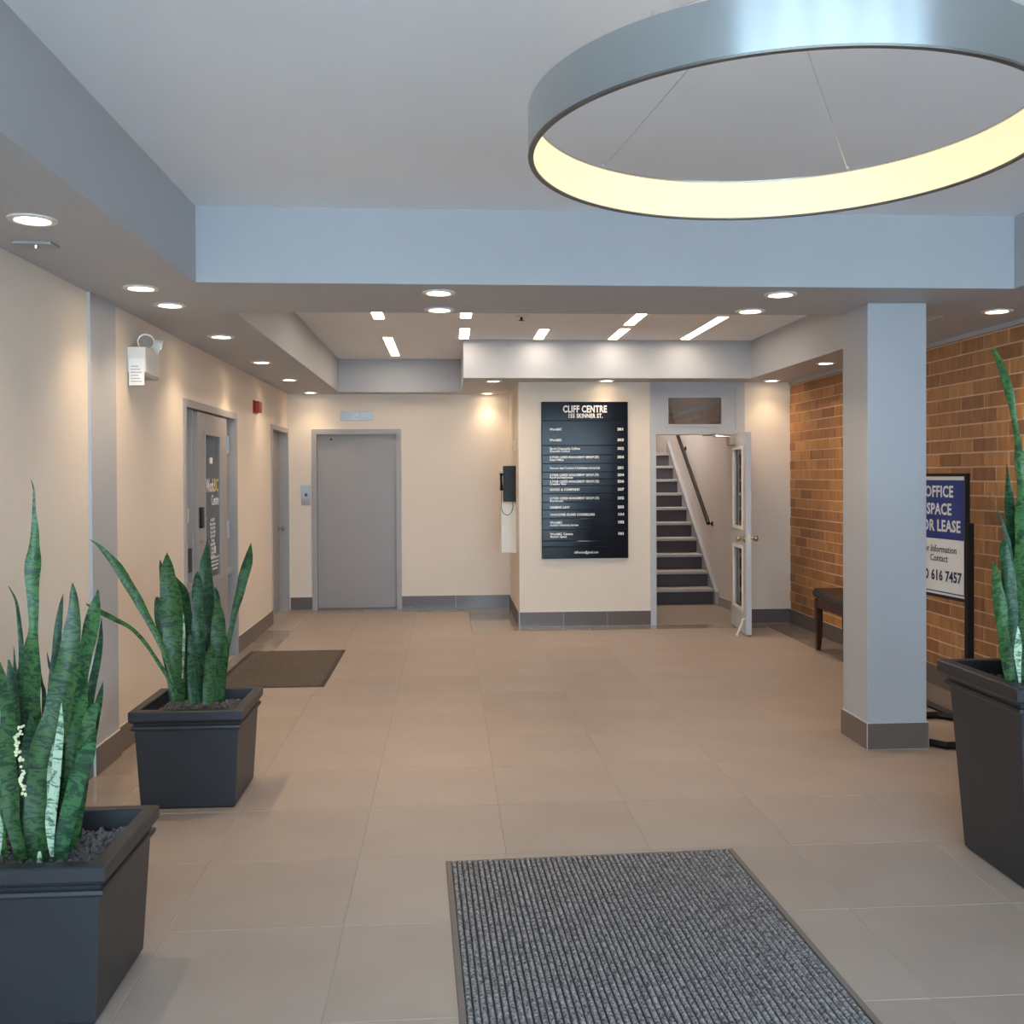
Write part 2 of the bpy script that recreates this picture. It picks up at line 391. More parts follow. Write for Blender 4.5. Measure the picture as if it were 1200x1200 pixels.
# brick wall
wr = tag(bx('wall_right', XR-0.0015, XR+0.2, YF, YS+TH, 0, ZC, M['mortar']), 'brown brick wall with pale raked mortar joints', kind='structure')
BL, BHt, CP = 0.300, 0.0998, 0.0998
bricks = []
k = 0; z = 0.14
while z < ZS+0.02:
    off = 0.0 if k % 2 == 0 else 0.152
    y = 7.245 - 0.304*40 + off + (0.006*math.sin(k*2.3))
    while y < YS:
        y0, y1 = max(y+0.005, YF), min(y+0.304-0.005, YS)
        if y1-y0 > 0.02: bricks.append((y0, y1, z+0.005, min(z+CP-0.005, ZC)))
        y += 0.304
    z += CP; k += 1
inview = sorted([b for b in bricks if b[1] > 6.12], key=lambda b: b[0])
part = inview[:300]; rest = [b for b in bricks if b not in set(part)]
bc = {}
for (y0, y1, z0, z1) in part:
    v = rnd.randrange(3); key = (round(y1-y0, 3), round(z1-z0, 3), v)
    if key not in bc:
        b = bmesh.new(); hw, hh = (y1-y0)/2, (z1-z0)/2; pr = (0.0, 0.0015, 0.003)[v]
        box(b, -0.004-pr, 0.05, -hw, hw, -hh, hh, 0.002)
        me = bpy.data.meshes.new('brick'); b.to_mesh(me); b.free()
        bc[key] = me
    link_mesh('brick', bc[key], M['brick'], wr, (XR, (y0+y1)/2, (z0+z1)/2))
bm = bmesh.new(); tl = []
for (y0, y1, z0, z1) in rest:
    nf = len(bm.faces); box(bm, XR-0.004-rnd.choice((0, .0015, .003)), XR+0.05, y0, y1, z0, z1); t = rnd.random(); tl += [t]*(len(bm.faces)-nf)
o = obj('brick_courses', bm, M['brick'], wr); o['kind'] = 'stuff'
at = o.data.attributes.new('tone', 'FLOAT', 'FACE')
for i, t in enumerate(tl): at.data[i].value = t
trimb = tag(bx('trim_1', XR-0.02, XR+0.006, 5.2, YS, ZS-0.03, ZS, M['grey']), 'thin grey trim where brick meets soffit', kind='structure')

# entrance front behind the camera: glazed screen
bm = bmesh.new(); box(bm, XL, XR, YF-0.1, YF, 2.85, ZC); box(bm, XL, XL+0.12, YF-0.1, YF, 0, 2.85); box(bm, XR-0.12, XR, YF-0.1, YF, 0, 2.85)
tag(obj('wall_front', bm, M['wall']), 'entrance wall around the glazed front', kind='structure')
win = thing('window_1', (0.88, YF, 0), 'glazed entrance screen with grey mullions', None, kind='structure')
bm = bmesh.new()
mx = [XL+0.12 + i*(XR-XL-0.24)/5 for i in range(6)]
for x in mx: box(bm, x-0.07, x+0.07, YF-0.09, YF-0.01, 0, 2.85)
for zz in (0.03, 2.15, 2.82): box(bm, XL+0.12, XR-0.12, YF-0.088, YF-0.012, zz-0.03, zz+0.03)
obj('window_frame', bm, M['frame'], win)
for a, b_ in zip(mx, mx[1:]):
    bx('pane', a+0.03, b_-0.03, YF-0.055, YF-0.045, 0.05, 2.8, M['glass'], win)
tag(bx('pavement', -14, 16, -16, YF-0.1, -0.25, -0.05, M['pave']), 'grey pavement outside the entrance', kind='structure')

# column and pilaster
tag(bx('column', 2.411, 2.760, 5.505, 5.860, 0, ZS, M['grey'], bev=0.003), 'square grey painted column under the beam', kind='structure')
tag(bx('trim_2', XL, XL+0.016, 5.335, 5.73, 0, ZS, M['grey']), 'flat grey pilaster on the cream wall', kind='structure')

# baseboards: each tile its own piece, set on a grout strip
def baseboard(name, lab, run, p0, p1, n, const, side, t=0.012):
    """run 'x': along X at y=const facing -Y ; run 'y': along Y at x=const facing side(+1/-1) ; tiles between p0 and p1"""
    root = None; L_ = (p1-p0)/n
    if run == 'x': root = bx(name, p0, p1, const-t+0.003, const, 0, BH-0.001, M['bgrout'])
    else: root = bx(name, p0, p1, 0, 1, 0, 1, M['bgrout']) if False else bx(name, *(sorted((const, const+side*(t-0.003)))), p0, p1, 0, BH-0.001, M['bgrout'])
    tag(root, lab, kind='structure')
    for i in range(n):
        a, b_ = p0+i*L_+0.0015, p0+(i+1)*L_-0.0015
        if run == 'x': bx('tile', a, b_, const-t, const, 0.003, BH-0.003, M['base'], root)
        else: bx('tile', *(sorted((const, const+side*t))), a, b_, 0.003, BH-0.003, M['base'], root)
baseboard('baseboard_left', 'dark tile baseboard beside the first planters', 'y', YF, 5.335, 11, XL, 1)
baseboard('baseboard_left', 'dark tile baseboard on the pilaster', 'y', 5.335, 5.73, 1, XL+0.016, 1)
baseboard('baseboard_left', 'dark tile baseboard between pilaster and glazed door', 'y', 5.73, D1[0], 3, XL, 1)
baseboard('baseboard_left', 'dark tile baseboard between the two side doors', 'y', D1[1], D2[0], 3, XL, 1)
baseboard('baseboard_back', 'short dark baseboard between corner and elevator', 'x', XL+0.02, EX0, 1, YE, -1)
baseboard('baseboard_back', 'dark baseboard between elevator and directory box', 'x', EX1, BX-0.012, 2, YE, -1)
baseboard('baseboard_centre', 'dark baseboard on the side of the directory box', 'y', YS-0.012, YE-0.012, 3, BX, -1)
baseboard('baseboard_centre', 'dark baseboard below the black directory', 'x', BX, SX0, 3, YS, -1)
baseboard('baseboard_back', 'dark baseboard between stair door and brick wall', 'x', SX1, XR-0.016, 1, YS, -1)
baseboard('baseboard_right', 'dark tile baseboard below the brick wall', 'y', YF, YS, 19, XR-0.004, -1)
cb = bx('baseboard_column', 2.402, 2.769, 5.496, 5.869, 0, BH-0.001, M['bgrout']); tag(cb, 'dark tile skirting around the column foot', kind='structure')
bx('tile', 2.405, 2.766, 5.493, 5.50, 0.003, BH-0.004, M['base'], cb); bx('tile', 2.405, 2.766, 5.865, 5.872, 0.003, BH-0.004, M['base'], cb)
bx('tile', 2.399, 2.41, 5.499, 5.866, 0.003, BH-0.004, M['base'], cb); bx('tile', 2.76, 2.772, 5.499, 5.866, 0.003, BH-0.004, M['base'], cb)

# ------------------------------------------------------------------ door_1: glazed side door with sidelights
d1 = thing('door_1', (XL, (D1[0]+D1[1])/2, 0), 'grey glazed door with side panels in the cream wall', None, kind='structure')
bm = bmesh.new(); frame_yz(bm, XL-TH, XL+0.014, D1[0], D1[1], 0, D1[2], 0.055, bottom=False)
for y in (7.585, 8.615): box(bm, XL-0.12, XL-0.03, y-0.02, y+0.02, 0, D1[2]-0.055)
obj('door_frame', bm, M['frame'], d1)
lf = None
LY0, LY1, GY_0, GY_1, GZ0, GZ1 = 7.61, 8.60, 7.83, 8.33, 0.78, 1.93
bm = bmesh.new()
for a in ((LY0, GY_0, 0.01, 2.09), (GY_1, LY1, 0.01, 2.09), (GY_0, GY_1, 0.01, GZ0), (GY_0, GY_1, GZ1, 2.09)): box(bm, XL-0.045, XL+0.0, *a)
leaf1 = obj('door_leaf', bm, M['door'], d1)
bm = bmesh.new(); frame_yz(bm, XL-0.05, XL+0.006, GY_0-0.02, GY_1+0.02, GZ0-0.02, GZ1+0.02, 0.025)
obj('glazing_bead', bm, M['frame'], leaf1)
pane1 = bx('pane', XL-0.010, XL-0.003, GY_0, GY_1, GZ0, GZ1, M['glassdark'], leaf1)
for (a, b_) in ((D1[0]+0.055, 7.565), (8.635, D1[1]-0.055)):
    bx('side_pane', XL-0.10, XL-0.09, a, b_, 0.80, D1[2]-0.055, M['frost'], d1)
    bx('side_panel', XL-0.105, XL-0.075, a, b_, 0.0, 0.74, M['frost'], d1)
    bx('side_rail', XL-0.11, XL-0.02, a, b_, 0.74, 0.80, M['frame'], d1)
for z in (1.87, 1.14, 0.25):
    bm = bmesh.new(); box(bm, XL, XL+0.006, LY1-0.02, LY1+0.03, z-0.075, z+0.075); tube(bm, [(XL+0.008, LY1+0.004, z-0.075), (XL+0.008, LY1+0.004, z+0.075)], 0.009)
    obj('hinge', bm, M['steel'], leaf1)
bx('lock_plate', XL, XL+0.02, 7.64, 7.72, 1.20, 1.36, M['black'], leaf1, 0.003)
bm = bmesh.new(); tube(bm, [(XL+0.0, 7.68, 1.10), (XL+0.05, 7.68, 1.10), (XL+0.05, 7.70, 0.86), (XL+0.0, 7.70, 0.86)], 0.011); obj('pull_handle', bm, M['steel'], leaf1)
tag(bx('card_reader', XL-0.09, XL-0.02, 7.40, 7.50, 0.88, 1.06, M['black'], None, 0.004), 'black card reader beside the glazed side door', 'card reader')
tag(bx('door_chime', XL-0.09, XL-0.03, 7.40, 7.46, 1.25, 1.36, M['white'], None, 0.004), 'small white switch box beside the glazed side door', 'switch')
# dim room seen through the glass
bm = bmesh.new(); box(bm, XL-1.3, XL-1.25, 6.9, 9.3, 0, 2.4); box(bm, XL-1.3, XL-TH, 6.85, 6.9, 0, 2.4); box(bm, XL-1.3, XL-TH, 9.3, 9.35, 0, 2.4); box(bm, XL-1.3, XL-TH, 6.9, 9.3, 2.4, 2.45); box(bm, XL-1.3, XL-TH, 6.9, 9.3, -0.1, -0.05)
tag(obj('wall_office', bm, M['backroom']), 'dim office room behind the glazed side door', kind='structure')
R1, U1 = Vector((0, 1, 0)), Vector((0, 0, 1))
def t1(s, size, y, z, m='letter', bold=0.0, sx=0.9, al='CENTER'): text(s, size, M[m], pane1, (XL-0.0022, y, z), R1, U1, al, bold, sx)
bx('sticker', XL-0.003, XL-0.0022, 8.00, 8.09, 1.70, 1.75, M['letter'], pane1)
t1('Work', 0.15, 8.125, 1.475, 'letter', 0.012, 0.66, 'RIGHT'); t1('BC', 0.15, 8.13, 1.475, 'gold', 0.012, 0.80, 'LEFT')
t1('Centre', 0.12, 8.17, 1.365, 'letter', 0.006, 0.72)
for i, s in enumerate(('HOURS', 'Mon-Thurs', '8:30-4:30', 'Tues-Wed', '8:30-4:30', 'Friday', '8:30-4:00', 'Closed', 'Sat-Sun', 'Holidays')): t1(s, 0.036, 8.08, 1.235-0.033*i, 'letter', 0.01, 1.1)
for i, s in enumerate(('The Employment Program of BC', 'is funded by the Government', 'of Canada and the Province', 'of British Columbia')): t1(s, 0.024, 8.15, 0.93-0.03*i, 'letter', 0.0, 0.9)
bx('sticker', XL-0.003, XL-0.0022, 7.93, 7.98, 0.96, 1.01, M['red'], pane1); bx('sticker', XL-0.003, XL-0.0022, 8.13, 8.18, 0.97, 1.03, M['letter'], pane1)

# ------------------------------------------------------------------ door_2: plain door near the corner
d2 = thing('door_2', (XL, (D2[0]+D2[1])/2, 0), 'plain grey door recessed beside the elevator corner', None, kind='structure')
bm = bmesh.new(); frame_yz(bm, XL-TH, XL+0.014, D2[0], D2[1], 0, D2[2], 0.05, bottom=False); obj('door_frame', bm, M['frame'], d2)
lf2 = bx('door_leaf', XL-0.13, XL-0.09, D2[0]+0.05, D2[1]-0.05, 0.01, D2[2]-0.05, M['door'], d2)
bm = bmesh.new(); lathe(bm, [(0, 0), (0.03, 0), (0.03, 0.008), (0.012, 0.012), (0.012, 0.035), (0.026, 0.045), (0.03, 0.06), (0.022, 0.075), (0, 0.078)], (XL-0.09, D2[1]-0.13, 0.98), 16, 'X'); obj('knob', bm, M['chrome'], lf2, True)
tag(bx('wall_closet', XL-0.5, XL-0.46, D2[0]-.1, D2[1]+.1, 0, 2.3, M['backroom']), 'dark closet back wall', kind='structure')

# ------------------------------------------------------------------ door_3: elevator
d3 = thing('door_3', ((EX0+EX1)/2, YE, 0), 'grey single-panel elevator door in a steel frame', None, kind='structure')
bm = bmesh.new(); frame_xz(bm, EX0, EX1, YE-0.014, YE+TH, 0, EZ, 0.06, bottom=False); obj('door_frame', bm, M['frame'], d3)
dl3 = bx('door_leaf', EX0+0.06, EX1-0.06, YE+0.075, YE+0.12, 0.012, EZ-0.06, M['door'], d3)
bx('sill', EX0+0.06, EX1-0.06, YE-0.01, YE+0.12, 0.0, 0.012, M['base'], d3)
bm = bmesh.new(); lathe(bm, [(0, 0), (0.013, 0), (0.013, -0.003), (0, -0.003)], (-1.40, YE+0.075, 2.04), 12, 'Y'); obj('release_hole', bm, M['black'], dl3)
ip = thing('elevator_indicator', (-1.085, YE, 2.26), 'long brushed steel indicator plate above the elevator', 'indicator')
bx('plate', -1.277, -0.893, YE-0.008, YE, 2.26, 2.37, M['steel'], ip, 0.002); bm = bmesh.new(); lathe(bm, [(0, 0), (0.016, 0), (0.016, -0.012), (0, -0.018)], (-1.085, YE-0.008, 2.315), 14, 'Y'); obj('lantern', bm, M['signwhite'], ip)
cp = thing('call_panel', (-1.69, YE, 1.25), 'steel elevator call button panel beside the frame', 'panel')
bx('plate', -1.747, -1.638, YE-0.008, YE, 1.25, 1.49, M['steel'], cp, 0.002); bm = bmesh.new(); lathe(bm, [(0.0, 0), (0.02, 0), (0.02, -0.006), (0, -0.008)], (-1.69, YE-0.008, 1.375), 14, 'Y'); obj('button', bm, M['ink'], cp)
bx('key_plate', -1.74, -1.645, YE-0.0095, YE-0.008, 1.255, 1.33, M['frame'], cp)

# ------------------------------------------------------------------ door_4: stair door with transom
d4 = thing('door_4', ((SX0+SX1)/2, YS, 0), 'pale grey glazed stair door standing open below a transom', None, kind='structure')
OX0, OX1, OZ = 2.20, 3.06, 2.02
bm = bmesh.new(); box(bm, SX0, OX0, YS-0.02, YS+TH, 0, ZS); box(bm, OX1, SX1, YS-0.02, YS+TH, 0, ZS)
box(bm, OX0, OX1, YS-0.02, YS+TH, ZS-0.06, ZS); box(bm, OX0, OX1, YS-0.02, YS+TH, OZ, OZ+0.05)
obj('door_frame', bm, M['dframe'], d4)
TX0, TX1, TZ0, TZ1 = 2.335, 2.905, 2.13, 2.41
bm = bmesh.new(); frame_xz(bm, OX0, OX1, YS+0.0, YS+0.04, OZ+0.05, ZS-0.06, 0.05)
box(bm, OX0+.05, TX0, YS, YS+.04, OZ+.1, ZS-.11); box(bm, TX1, OX1-.05, YS, YS+.04, OZ+.1, ZS-.11); box(bm, TX0, TX1, YS, YS+.04, TZ1, ZS-.11); box(bm, TX0, TX1, YS, YS+.04, OZ+.1, TZ0)
tr = obj('transom', bm, M['dframe'], d4)
bm = bmesh.new(); frame_xz(bm, TX0-0.03, TX1+0.03, YS-0.012, YS+0.02, TZ0-0.03, TZ1+0.03, 0.03); obj('glazing_bead', bm, M['dframe'], tr)
bx('pane', TX0, TX1, YS+0.008, YS+0.014, TZ0, TZ1, M['glassmir'], tr)
# leaf, hinged on the brick side, swung towards the lobby
HX, HY = 3.055, 10.255; LWD = 0.80; LT = 0.055; ang = math.atan2(9.47-HY, 2.962-3.045)
ld = Vector((math.cos(ang), math.sin(ang), 0)); ln = Vector((-ld.y, ld.x, 0))   # ln points to +X side
if ln.x < 0: ln = -ln
def leafbox(bm, s0, s1, t0, t1_, z0, z1):
    vs = box(bm, 0, 1, 0, 1, 0, 1); P0 = Vector((HX, HY, 0))
    for v in vs:
        s = s1 if v.co.x > .5 else s0; t = t1_ if v.co.y > .5 else t0; zz = z1 if v.co.z > .5 else z0
        v.co = P0 + ld*s + ln*(t-LT) + Vector((0, 0, zz))
bm = bmesh.new(); ST = 0.16; UZ0, UZ1, LZ0, LZ1 = 1.06, 1.86, 0.24, 0.86
leafbox(bm, 0, ST, 0, LT, 0.012, OZ-0.012); leafbox(bm, LWD-ST, LWD, 0, LT, 0.012, OZ-0.012)
for a, b_ in ((0.012, LZ0), (LZ1, UZ0), (UZ1, OZ-0.012)): leafbox(bm, ST, LWD-ST, 0, LT, a, b_)
lf4 = obj('door_leaf', bm, M['dframe'], d4)
for a, b_ in ((UZ0, UZ1), (LZ0, LZ1)):
    bm = bmesh.new()
    for s in (-0.010, LT-0.006):
        leafbox(bm, ST-.02, ST+.012, s, s+.016, a-.02, b_+.02); leafbox(bm, LWD-ST-.012, LWD-ST+.02, s, s+.016, a-.02, b_+.02)
        leafbox(bm, ST+.012, LWD-ST-.012, s, s+.016, a-.02, a+.012); leafbox(bm, ST+.012, LWD-ST-.012, s, s+.016, b_-.012, b_+.02)
    obj('glazing_bead', bm, M['wall'], lf4)
    bm = bmesh.new(); leafbox(bm, ST, LWD-ST, LT/2-.003, LT/2+.003, a, b_); obj('pane', bm, M['glass'], lf4)
def lp(s, t, z): return Vector((HX, HY, 0)) + ld*s + ln*(t-LT) + Vector((0, 0, z))
bm = bmesh.new()
for sgn, t0 in ((-1, 0.0), (1, LT)):
    p0 = lp(LWD-.07, t0, 0.96); n_ = ln*sgn
    tube(bm, [p0, p0+n_*.008, p0+n_*.009, p0+n_*.035, p0+n_*.042, p0+n_*.06, p0+n_*.075, p0+n_*.08], [.032, .032, .013, .012, .024, .03, .024, .008], 14)
obj('knob', bm, M['brass'], lf4, True)
bm = bmesh.new(); leafbox(bm, LWD-.001, LWD+.003, LT*.25, LT*.75, 0.91, 1.01); obj('latch_plate', bm, M['brass'], lf4)
bm = bmesh.new(); leafbox(bm, 0.06, 0.26, -0.055, 0.0, 1.90, 1.98); cl = obj('door_closer', bm, M['brass'], lf4)
bm = bmesh.new(); a0 = lp(0.16, -0.03, 1.985); j = Vector((2.80, YS-0.12, 2.0)); e_ = Vector((2.70, YS-0.02, 2.0))
tube(bm, [a0, j], 0.009); tube(bm, [j+Vector((0, 0, .01)), e_+Vector((0, 0, .01))], 0.009); lathe(bm, [(0, -.015), (.018, -.015), (.018, .02), (0, .02)], j, 10); obj('closer_arm', bm, M['chrome'], d4)
bm = bmesh.new(); p0 = lp(LWD-.05, -.004, .16); tube(bm, [p0, p0-ln*.02, p0-ln*.03+Vector((0, 0, -.05)), p0-ln*.075+Vector((0, 0, -.148))], .009); tube(bm, [p0-ln*.075+Vector((0, 0, -.145)), p0-ln*.078+Vector((0, 0, -.158))], .016)
obj('kick_stop', bm, M['white'], lf4)
for z in (0.25, 1.0, 1.8):
    bm = bmesh.new(); tube(bm, [(HX+.006, HY+.012, z-.05), (HX+.006, HY+.012, z+.05)], .008); obj('hinge', bm, M['steel'], d4)

# ------------------------------------------------------------------ stairwell
SXL, SXR = 2.14, 3.30
tag(bx('floor_stair_landing', SXL, SXR, YS+0.02, 16.6, -0.2, 0.002, M['landing']), 'carpeted stair landing inside the open door', kind='structure')
tag(bx('wall_stair', SXR, SXR+TH, YS+TH, 16.6, 0, 4.6, M['stwall']), 'pale stairwell wall carrying the handrail', kind='structure')
tag(bx('wall_stair', SXL-TH, SXL, YE+TH, 16.6, 0, 4.6, M['stwall']), 'stairwell wall behind the directory box', kind='structure')
tag(bx('wall_stair', SXL-TH, SXR+TH, 16.6, 16.75, 0, 4.6, M['stwall']), 'pale wall at the top of the stairs', kind='structure')
tag(bx('wall_stair', SXL, SXR, YS+TH, YS+TH+0.05, ZC, 4.6, M['stwall']), 'stairwell wall above the door head', kind='structure')
tag(bx('ceiling_stair', SXL-TH, SXR+TH, YS+TH, 16.75, 4.6, 4.7, M['ceil']), 'stairwell ceiling', kind='structure')
st = thing('staircase', (2.7, 11.86, 0), 'straight staircase with dark carpeted risers and pale nosings beyond the open door', 'staircase')
RISE, RUN, SY = 0.1915, 0.266, 11.87
for i in range(10):
    y = SY + RUN*i
    bx('riser', SXL+.006, SXR-0.055, y, y+0.03, RISE*i+(0.002 if i == 0 else 0), RISE*(i+1)-0.035, M['stairdark'], st)
    if i < 9: bx('tread', SXL+.006, SXR-0.055, y-0.028, y+RUN+0.03, RISE*(i+1)-0.035, RISE*(i+1), M['nosing'], st, 0.004)
bx('top_landing', SXL+.006, SXR-.006, SY+RUN*9-0.028, 16.59, RISE*10-0.035, RISE*10, M['nosing'], st)
bm = bmesh.new()
pts = [(SY-0.10, 0.003), (SY-0.10, 0.16), (SY+RUN*9.6, RISE*9.6+0.27), (SY+RUN*9.6, RISE*9.6-0.1), (SY+0.3, 0.003)]
vs0 = [bm.verts.new((SXR-0.056, a, b_)) for a, b_ in pts]; vs1 = [bm.verts.new((SXR-0.006, a, b_)) for a, b_ in pts]
bm.faces.new(vs0); bm.faces.new(vs1[::-1])
for i in range(5): bm.faces.new((vs0[i], vs0[(i+1) % 5], vs1[(i+1) % 5], vs1[i]))
obj('stringer', bm, M['frame'], st)
tag(bx('baseboard_stair', SXR-0.014, SXR, YS+TH, SY-0.1, 0.002, 0.11, M['nosing']), 'short skirting at the foot of the stairs', kind='structure')
hr = thing('handrail', (3.24, 12.0, 0.9), 'dark wooden handrail climbing the stairwell wall', 'handrail')
hy0, hz0 = 12.0, 0.985; hy1 = 14.9; hz1 = hz0 + (hy1-hy0)*RISE/RUN
bm = bmesh.new(); tube(bm, [(3.225, hy0, hz0), (3.225, hy1, hz1)], 0.024, 10); obj('rail', bm, M['rail'], hr, True)
for q in (0.03, 0.5, 0.95):
    yy = hy0+(hy1-hy0)*q; zz = hz0+(hz1-hz0)*q
    bm = bmesh.new(); tube(bm, [(3.225, yy, zz-.02), (3.225, yy, zz-.06), (3.285, yy, zz-.07), (3.30, yy, zz-.07)], .008); lathe(bm, [(0, -.012), (.03, -.012), (.03, 0), (0, 0)], (3.30, yy, zz-.07), 12, 'X'); obj('bracket', bm, M['rail'], hr)
sl = thing('stair_ceiling_lamp', (2.7, 13.0, 4.6), 'round lamp on the stairwell ceiling', 'lamp')
bm = bmesh.new(); lathe(bm, [(0, 0), (.15, 0), (.15, -.05), (.12, -.08), (0, -.09)], (2.7, 13.0, 4.6), 24); obj('diffuser', bm, M['strip'], sl)
lt = bpy.data.lights.new('stair_lamp', 'AREA'); lt.shape = 'DISK'; lt.size = 0.3; lt.energy = STAIR_W; lt.color = (1, .86, .72)
lo = bpy.data.objects.new('stair_lamp', lt); col.objects.link(lo); lo.parent = sl; lo.location = (0, 0, -.10)

# ------------------------------------------------------------------ directory board
DX0, DX1, DZ0, DZ1 = 0.981, 1.899, 0.715, 2.366
db = thing('directory_board', ((DX0+DX1)/2, YS, DZ0), 'black building directory board with white lettering on cream wall', 'directory')
bx('backing', DX0, DX1, YS-0.022, YS-.001, DZ0, DZ1, M['black'], db)
# (photo row in px) boundaries of the separate slats
rows_px = [471, 493, 522, 533, 543, 553, 561, 569, 578, 588, 597, 607, 620, 633, 640, 654]
def z_of(py): return DZ1 - (py-471)/(654-471)*(DZ1-DZ0)
def x_of(px): return DX0 + (px-634)/(736-634)*(DX1-DX0)
slats = []
for i in range(len(rows_px)-1):
    slats.append(bx('slat', DX0+0.006, DX1-0.006, YS-0.034-(0.0012 if i % 2 else 0), YS-0.022, z_of(rows_px[i+1])+0.003, z_of(rows_px[i])-0.003, M['board'], db, 0.002))
RX, UZ = Vector((1, 0, 0)), Vector((0, 0, 1))
def dt(s, px, py, h, bold=0.02, al='LEFT', sx=1.0, m='letter'):
    z = z_of(py)
    k_ = [i for i in range(len(rows_px)-1) if rows_px[i] <= py <= rows_px[i+1]][0]
    text(s, h, M[m], slats[k_], (x_of(px), YS-0.0365, z - h*0.36), RX, UZ, al, bold, sx)
dt('CLIFF CENTRE', 685, 479.3, 0.100, 0.032, 'CENTER', 0.69); dt('155 SKINNER ST.', 685.5, 487.3, 0.062, 0.03, 'CENTER', 0.76)
ent = [(503, ['WorkBC'], '301'), (515.5, ['WorkBC'], '303'), (525.5, ['Sprott Community College', 'Granville College'], '302'),
       (535.5, ['G FOUR CAREER MANAGEMENT GROUP LTD.', 'Head Office'], '304'), (548, ['Vancouver Island Vocational & Rehabilitation Services Ltd.'], '201'),
       (556.3, ['G FOUR CAREER MANAGEMENT GROUP LTD.', 'Payroll and Employment'], '204'), (563.8, ['G FOUR CAREER MANAGEMENT GROUP LTD.', 'Creative Wing'], '206'),
       (573.2, ['GOOD & COMPANY'], '207'), (583.3, ['G FOUR CAREER MANAGEMENT GROUP LTD.', 'Boardroom'], '202'), (593.8, ['GREENS LAW'], '203'),
       (602.4, ['VANCOUVER ISLAND COUNSELLING'], '104'), (611.5, ['WorkBC', 'Assistive Technology Services'], '102'), (625, ['WorkBC Centre', 'Meeting Space'], '101')]
for py, ls, num in ent:
    for i, s in enumerate(ls):
        dt(s, 643.5, py + (3.1*i if not (i and py in (556.3, 563.8)) else 2.9), 0.034 if i == 0 else 0.029, 0.04, 'LEFT', 0.60 if len(s) > 50 else 0.70 if len(s) > 30 else 0.78 if len(s) > 20 else 0.95)
    dt(num, 727, py, 0.038, 0.05, 'CENTER', 1.1)
dt('cliffcentre@gmail.com', 686, 646.5, 0.034, 0.02, 'CENTER', 0.8)

# ------------------------------------------------------------------ phone, box, thermostat on the side of the directory box
ph = thing('wall_phone', (BX, 10.85, 1.30), 'black wall phone mounted beside the directory wall', 'phone')
bx('body', BX-0.135, BX, 10.76, 10.94, 1.305, 1.70, M['black'], ph, 0.006)
bm = bmesh.new(); tube(bm, [(BX-.155, 10.82, 1.62), (BX-.16, 10.82, 1.58), (BX-.158, 10.82, 1.5), (BX-.155, 10.82, 1.43)], [.022, .013, .013, .022], 8); obj('handset', bm, M['black'], ph)
bx('hook', BX-0.185, BX-0.13, 10.80, 10.815, 1.63, 1.64, M['steel'], ph)
bm = bmesh.new(); tube(bm, [(BX-.155, 10.82, 1.43)]+[(BX-.10-.065*math.cos(a), 10.745, 1.26-.10*math.sin(a)) for a in [math.pi*k/10 for k in range(11)]]+[(BX-.04, 10.76, 1.31)], .004, 6); obj('cord', bm, M['ink'], ph)
pb = thing('phone_shelf_box', (BX, 10.95, 0.74), 'cream box fixed to the wall below the black phone', 'box')
bx('box_body', BX-0.165, BX, 10.78, 11.08, 0.74, 1.275, M['white'], pb, 0.003); bx('box_lid', BX-0.168, BX, 10.775, 11.085, 1.275, 1.29, M['white'], pb, 0.003)
th_ = thing('thermostat', (BX, 10.8, 1.86), 'small cream thermostat on the side of the directory wall', 'thermostat')
bx('cover', BX-0.02, BX, 10.72, 10.80, 1.86, 1.98, M['white'], th_, 0.003); bx('grille', BX-0.023, BX-0.02, 10.735, 10.785, 1.875, 1.92, M['steel'], th_)

# ------------------------------------------------------------------ ceiling lights
def make_down():
    b = bmesh.new(); lathe(b, [(0.062, 0), (0.09, 0), (0.088, -0.006), (0.066, -0.008), (0.062, -0.003)], (0, 0, 0), 28, closed=True); bmesh.ops.recalc_face_normals(b, faces=b.faces)
    a = bpy.data.meshes.new('trim_ring'); b.to_mesh(a); b.free()
    b = bmesh.new(); lathe(b, [(0, -0.0045), (0.05, -0.004), (0.0635, -0.0015), (0.0635, 0), (0, 0)], (0, 0, 0), 28); bmesh.ops.recalc_face_normals(b, faces=b.faces)
    c = bpy.data.meshes.new('lens'); b.to_mesh(c); b.free()
    l = bpy.data.lights.new('downlight', 'SPOT'); l.energy = SPOT_W; l.color = WARM; l.spot_size = math.radians(112); l.spot_blend = 1.0; l.shadow_soft_size = 0.05
    return a, c, l
ring_me, lens_me, down_l = make_down()
dim_l = down_l.copy(); dim_l.energy = SPOT_W*0.5
downs = [(-1.572, 3.855, 'round downlight in the soffit above the first planter'),
 (-1.585, 5.22, 'round downlight in the soffit just before the pilaster head'),
 (-1.58, 5.73, 'round downlight in the soffit just past the pilaster head'),
 (-1.58, 7.0, 'round downlight in the soffit before the glazed side door'),
 (-1.59, 8.55, 'round downlight in the soffit over the glazed side door'),
 (-1.60, 10.08, 'round downlight in the soffit near the red alarm'),
 (-1.60, 11.60, 'round downlight in the corner soffit beside the elevator'),
 (-0.045, 5.29, 'front one of two downlights mid-beam, beside the pendant ring'),
 (-0.045, 5.83, 'back one of two downlights mid-beam, nearer the elevator'),
 (1.82, 5.27, 'front one of two downlights in the beam near the column'),
 (1.82, 5.81, 'back one of two downlights in the beam near the column'),
 (3.33, 5.76, 'round downlight in the soffit right above the lease sign'),
 (3.345, 8.50, 'round downlight in the brick wall soffit over the bench'),
 (3.39, 10.09, 'round downlight in the soffit over the open stair door'),
 (1.65, 10.12, 'round downlight directly above the black directory'),
 (0.474, 10.18, 'front one of two downlights above the phone alcove'),
 (0.474, 11.70, 'back one of two downlights above the phone alcove')]
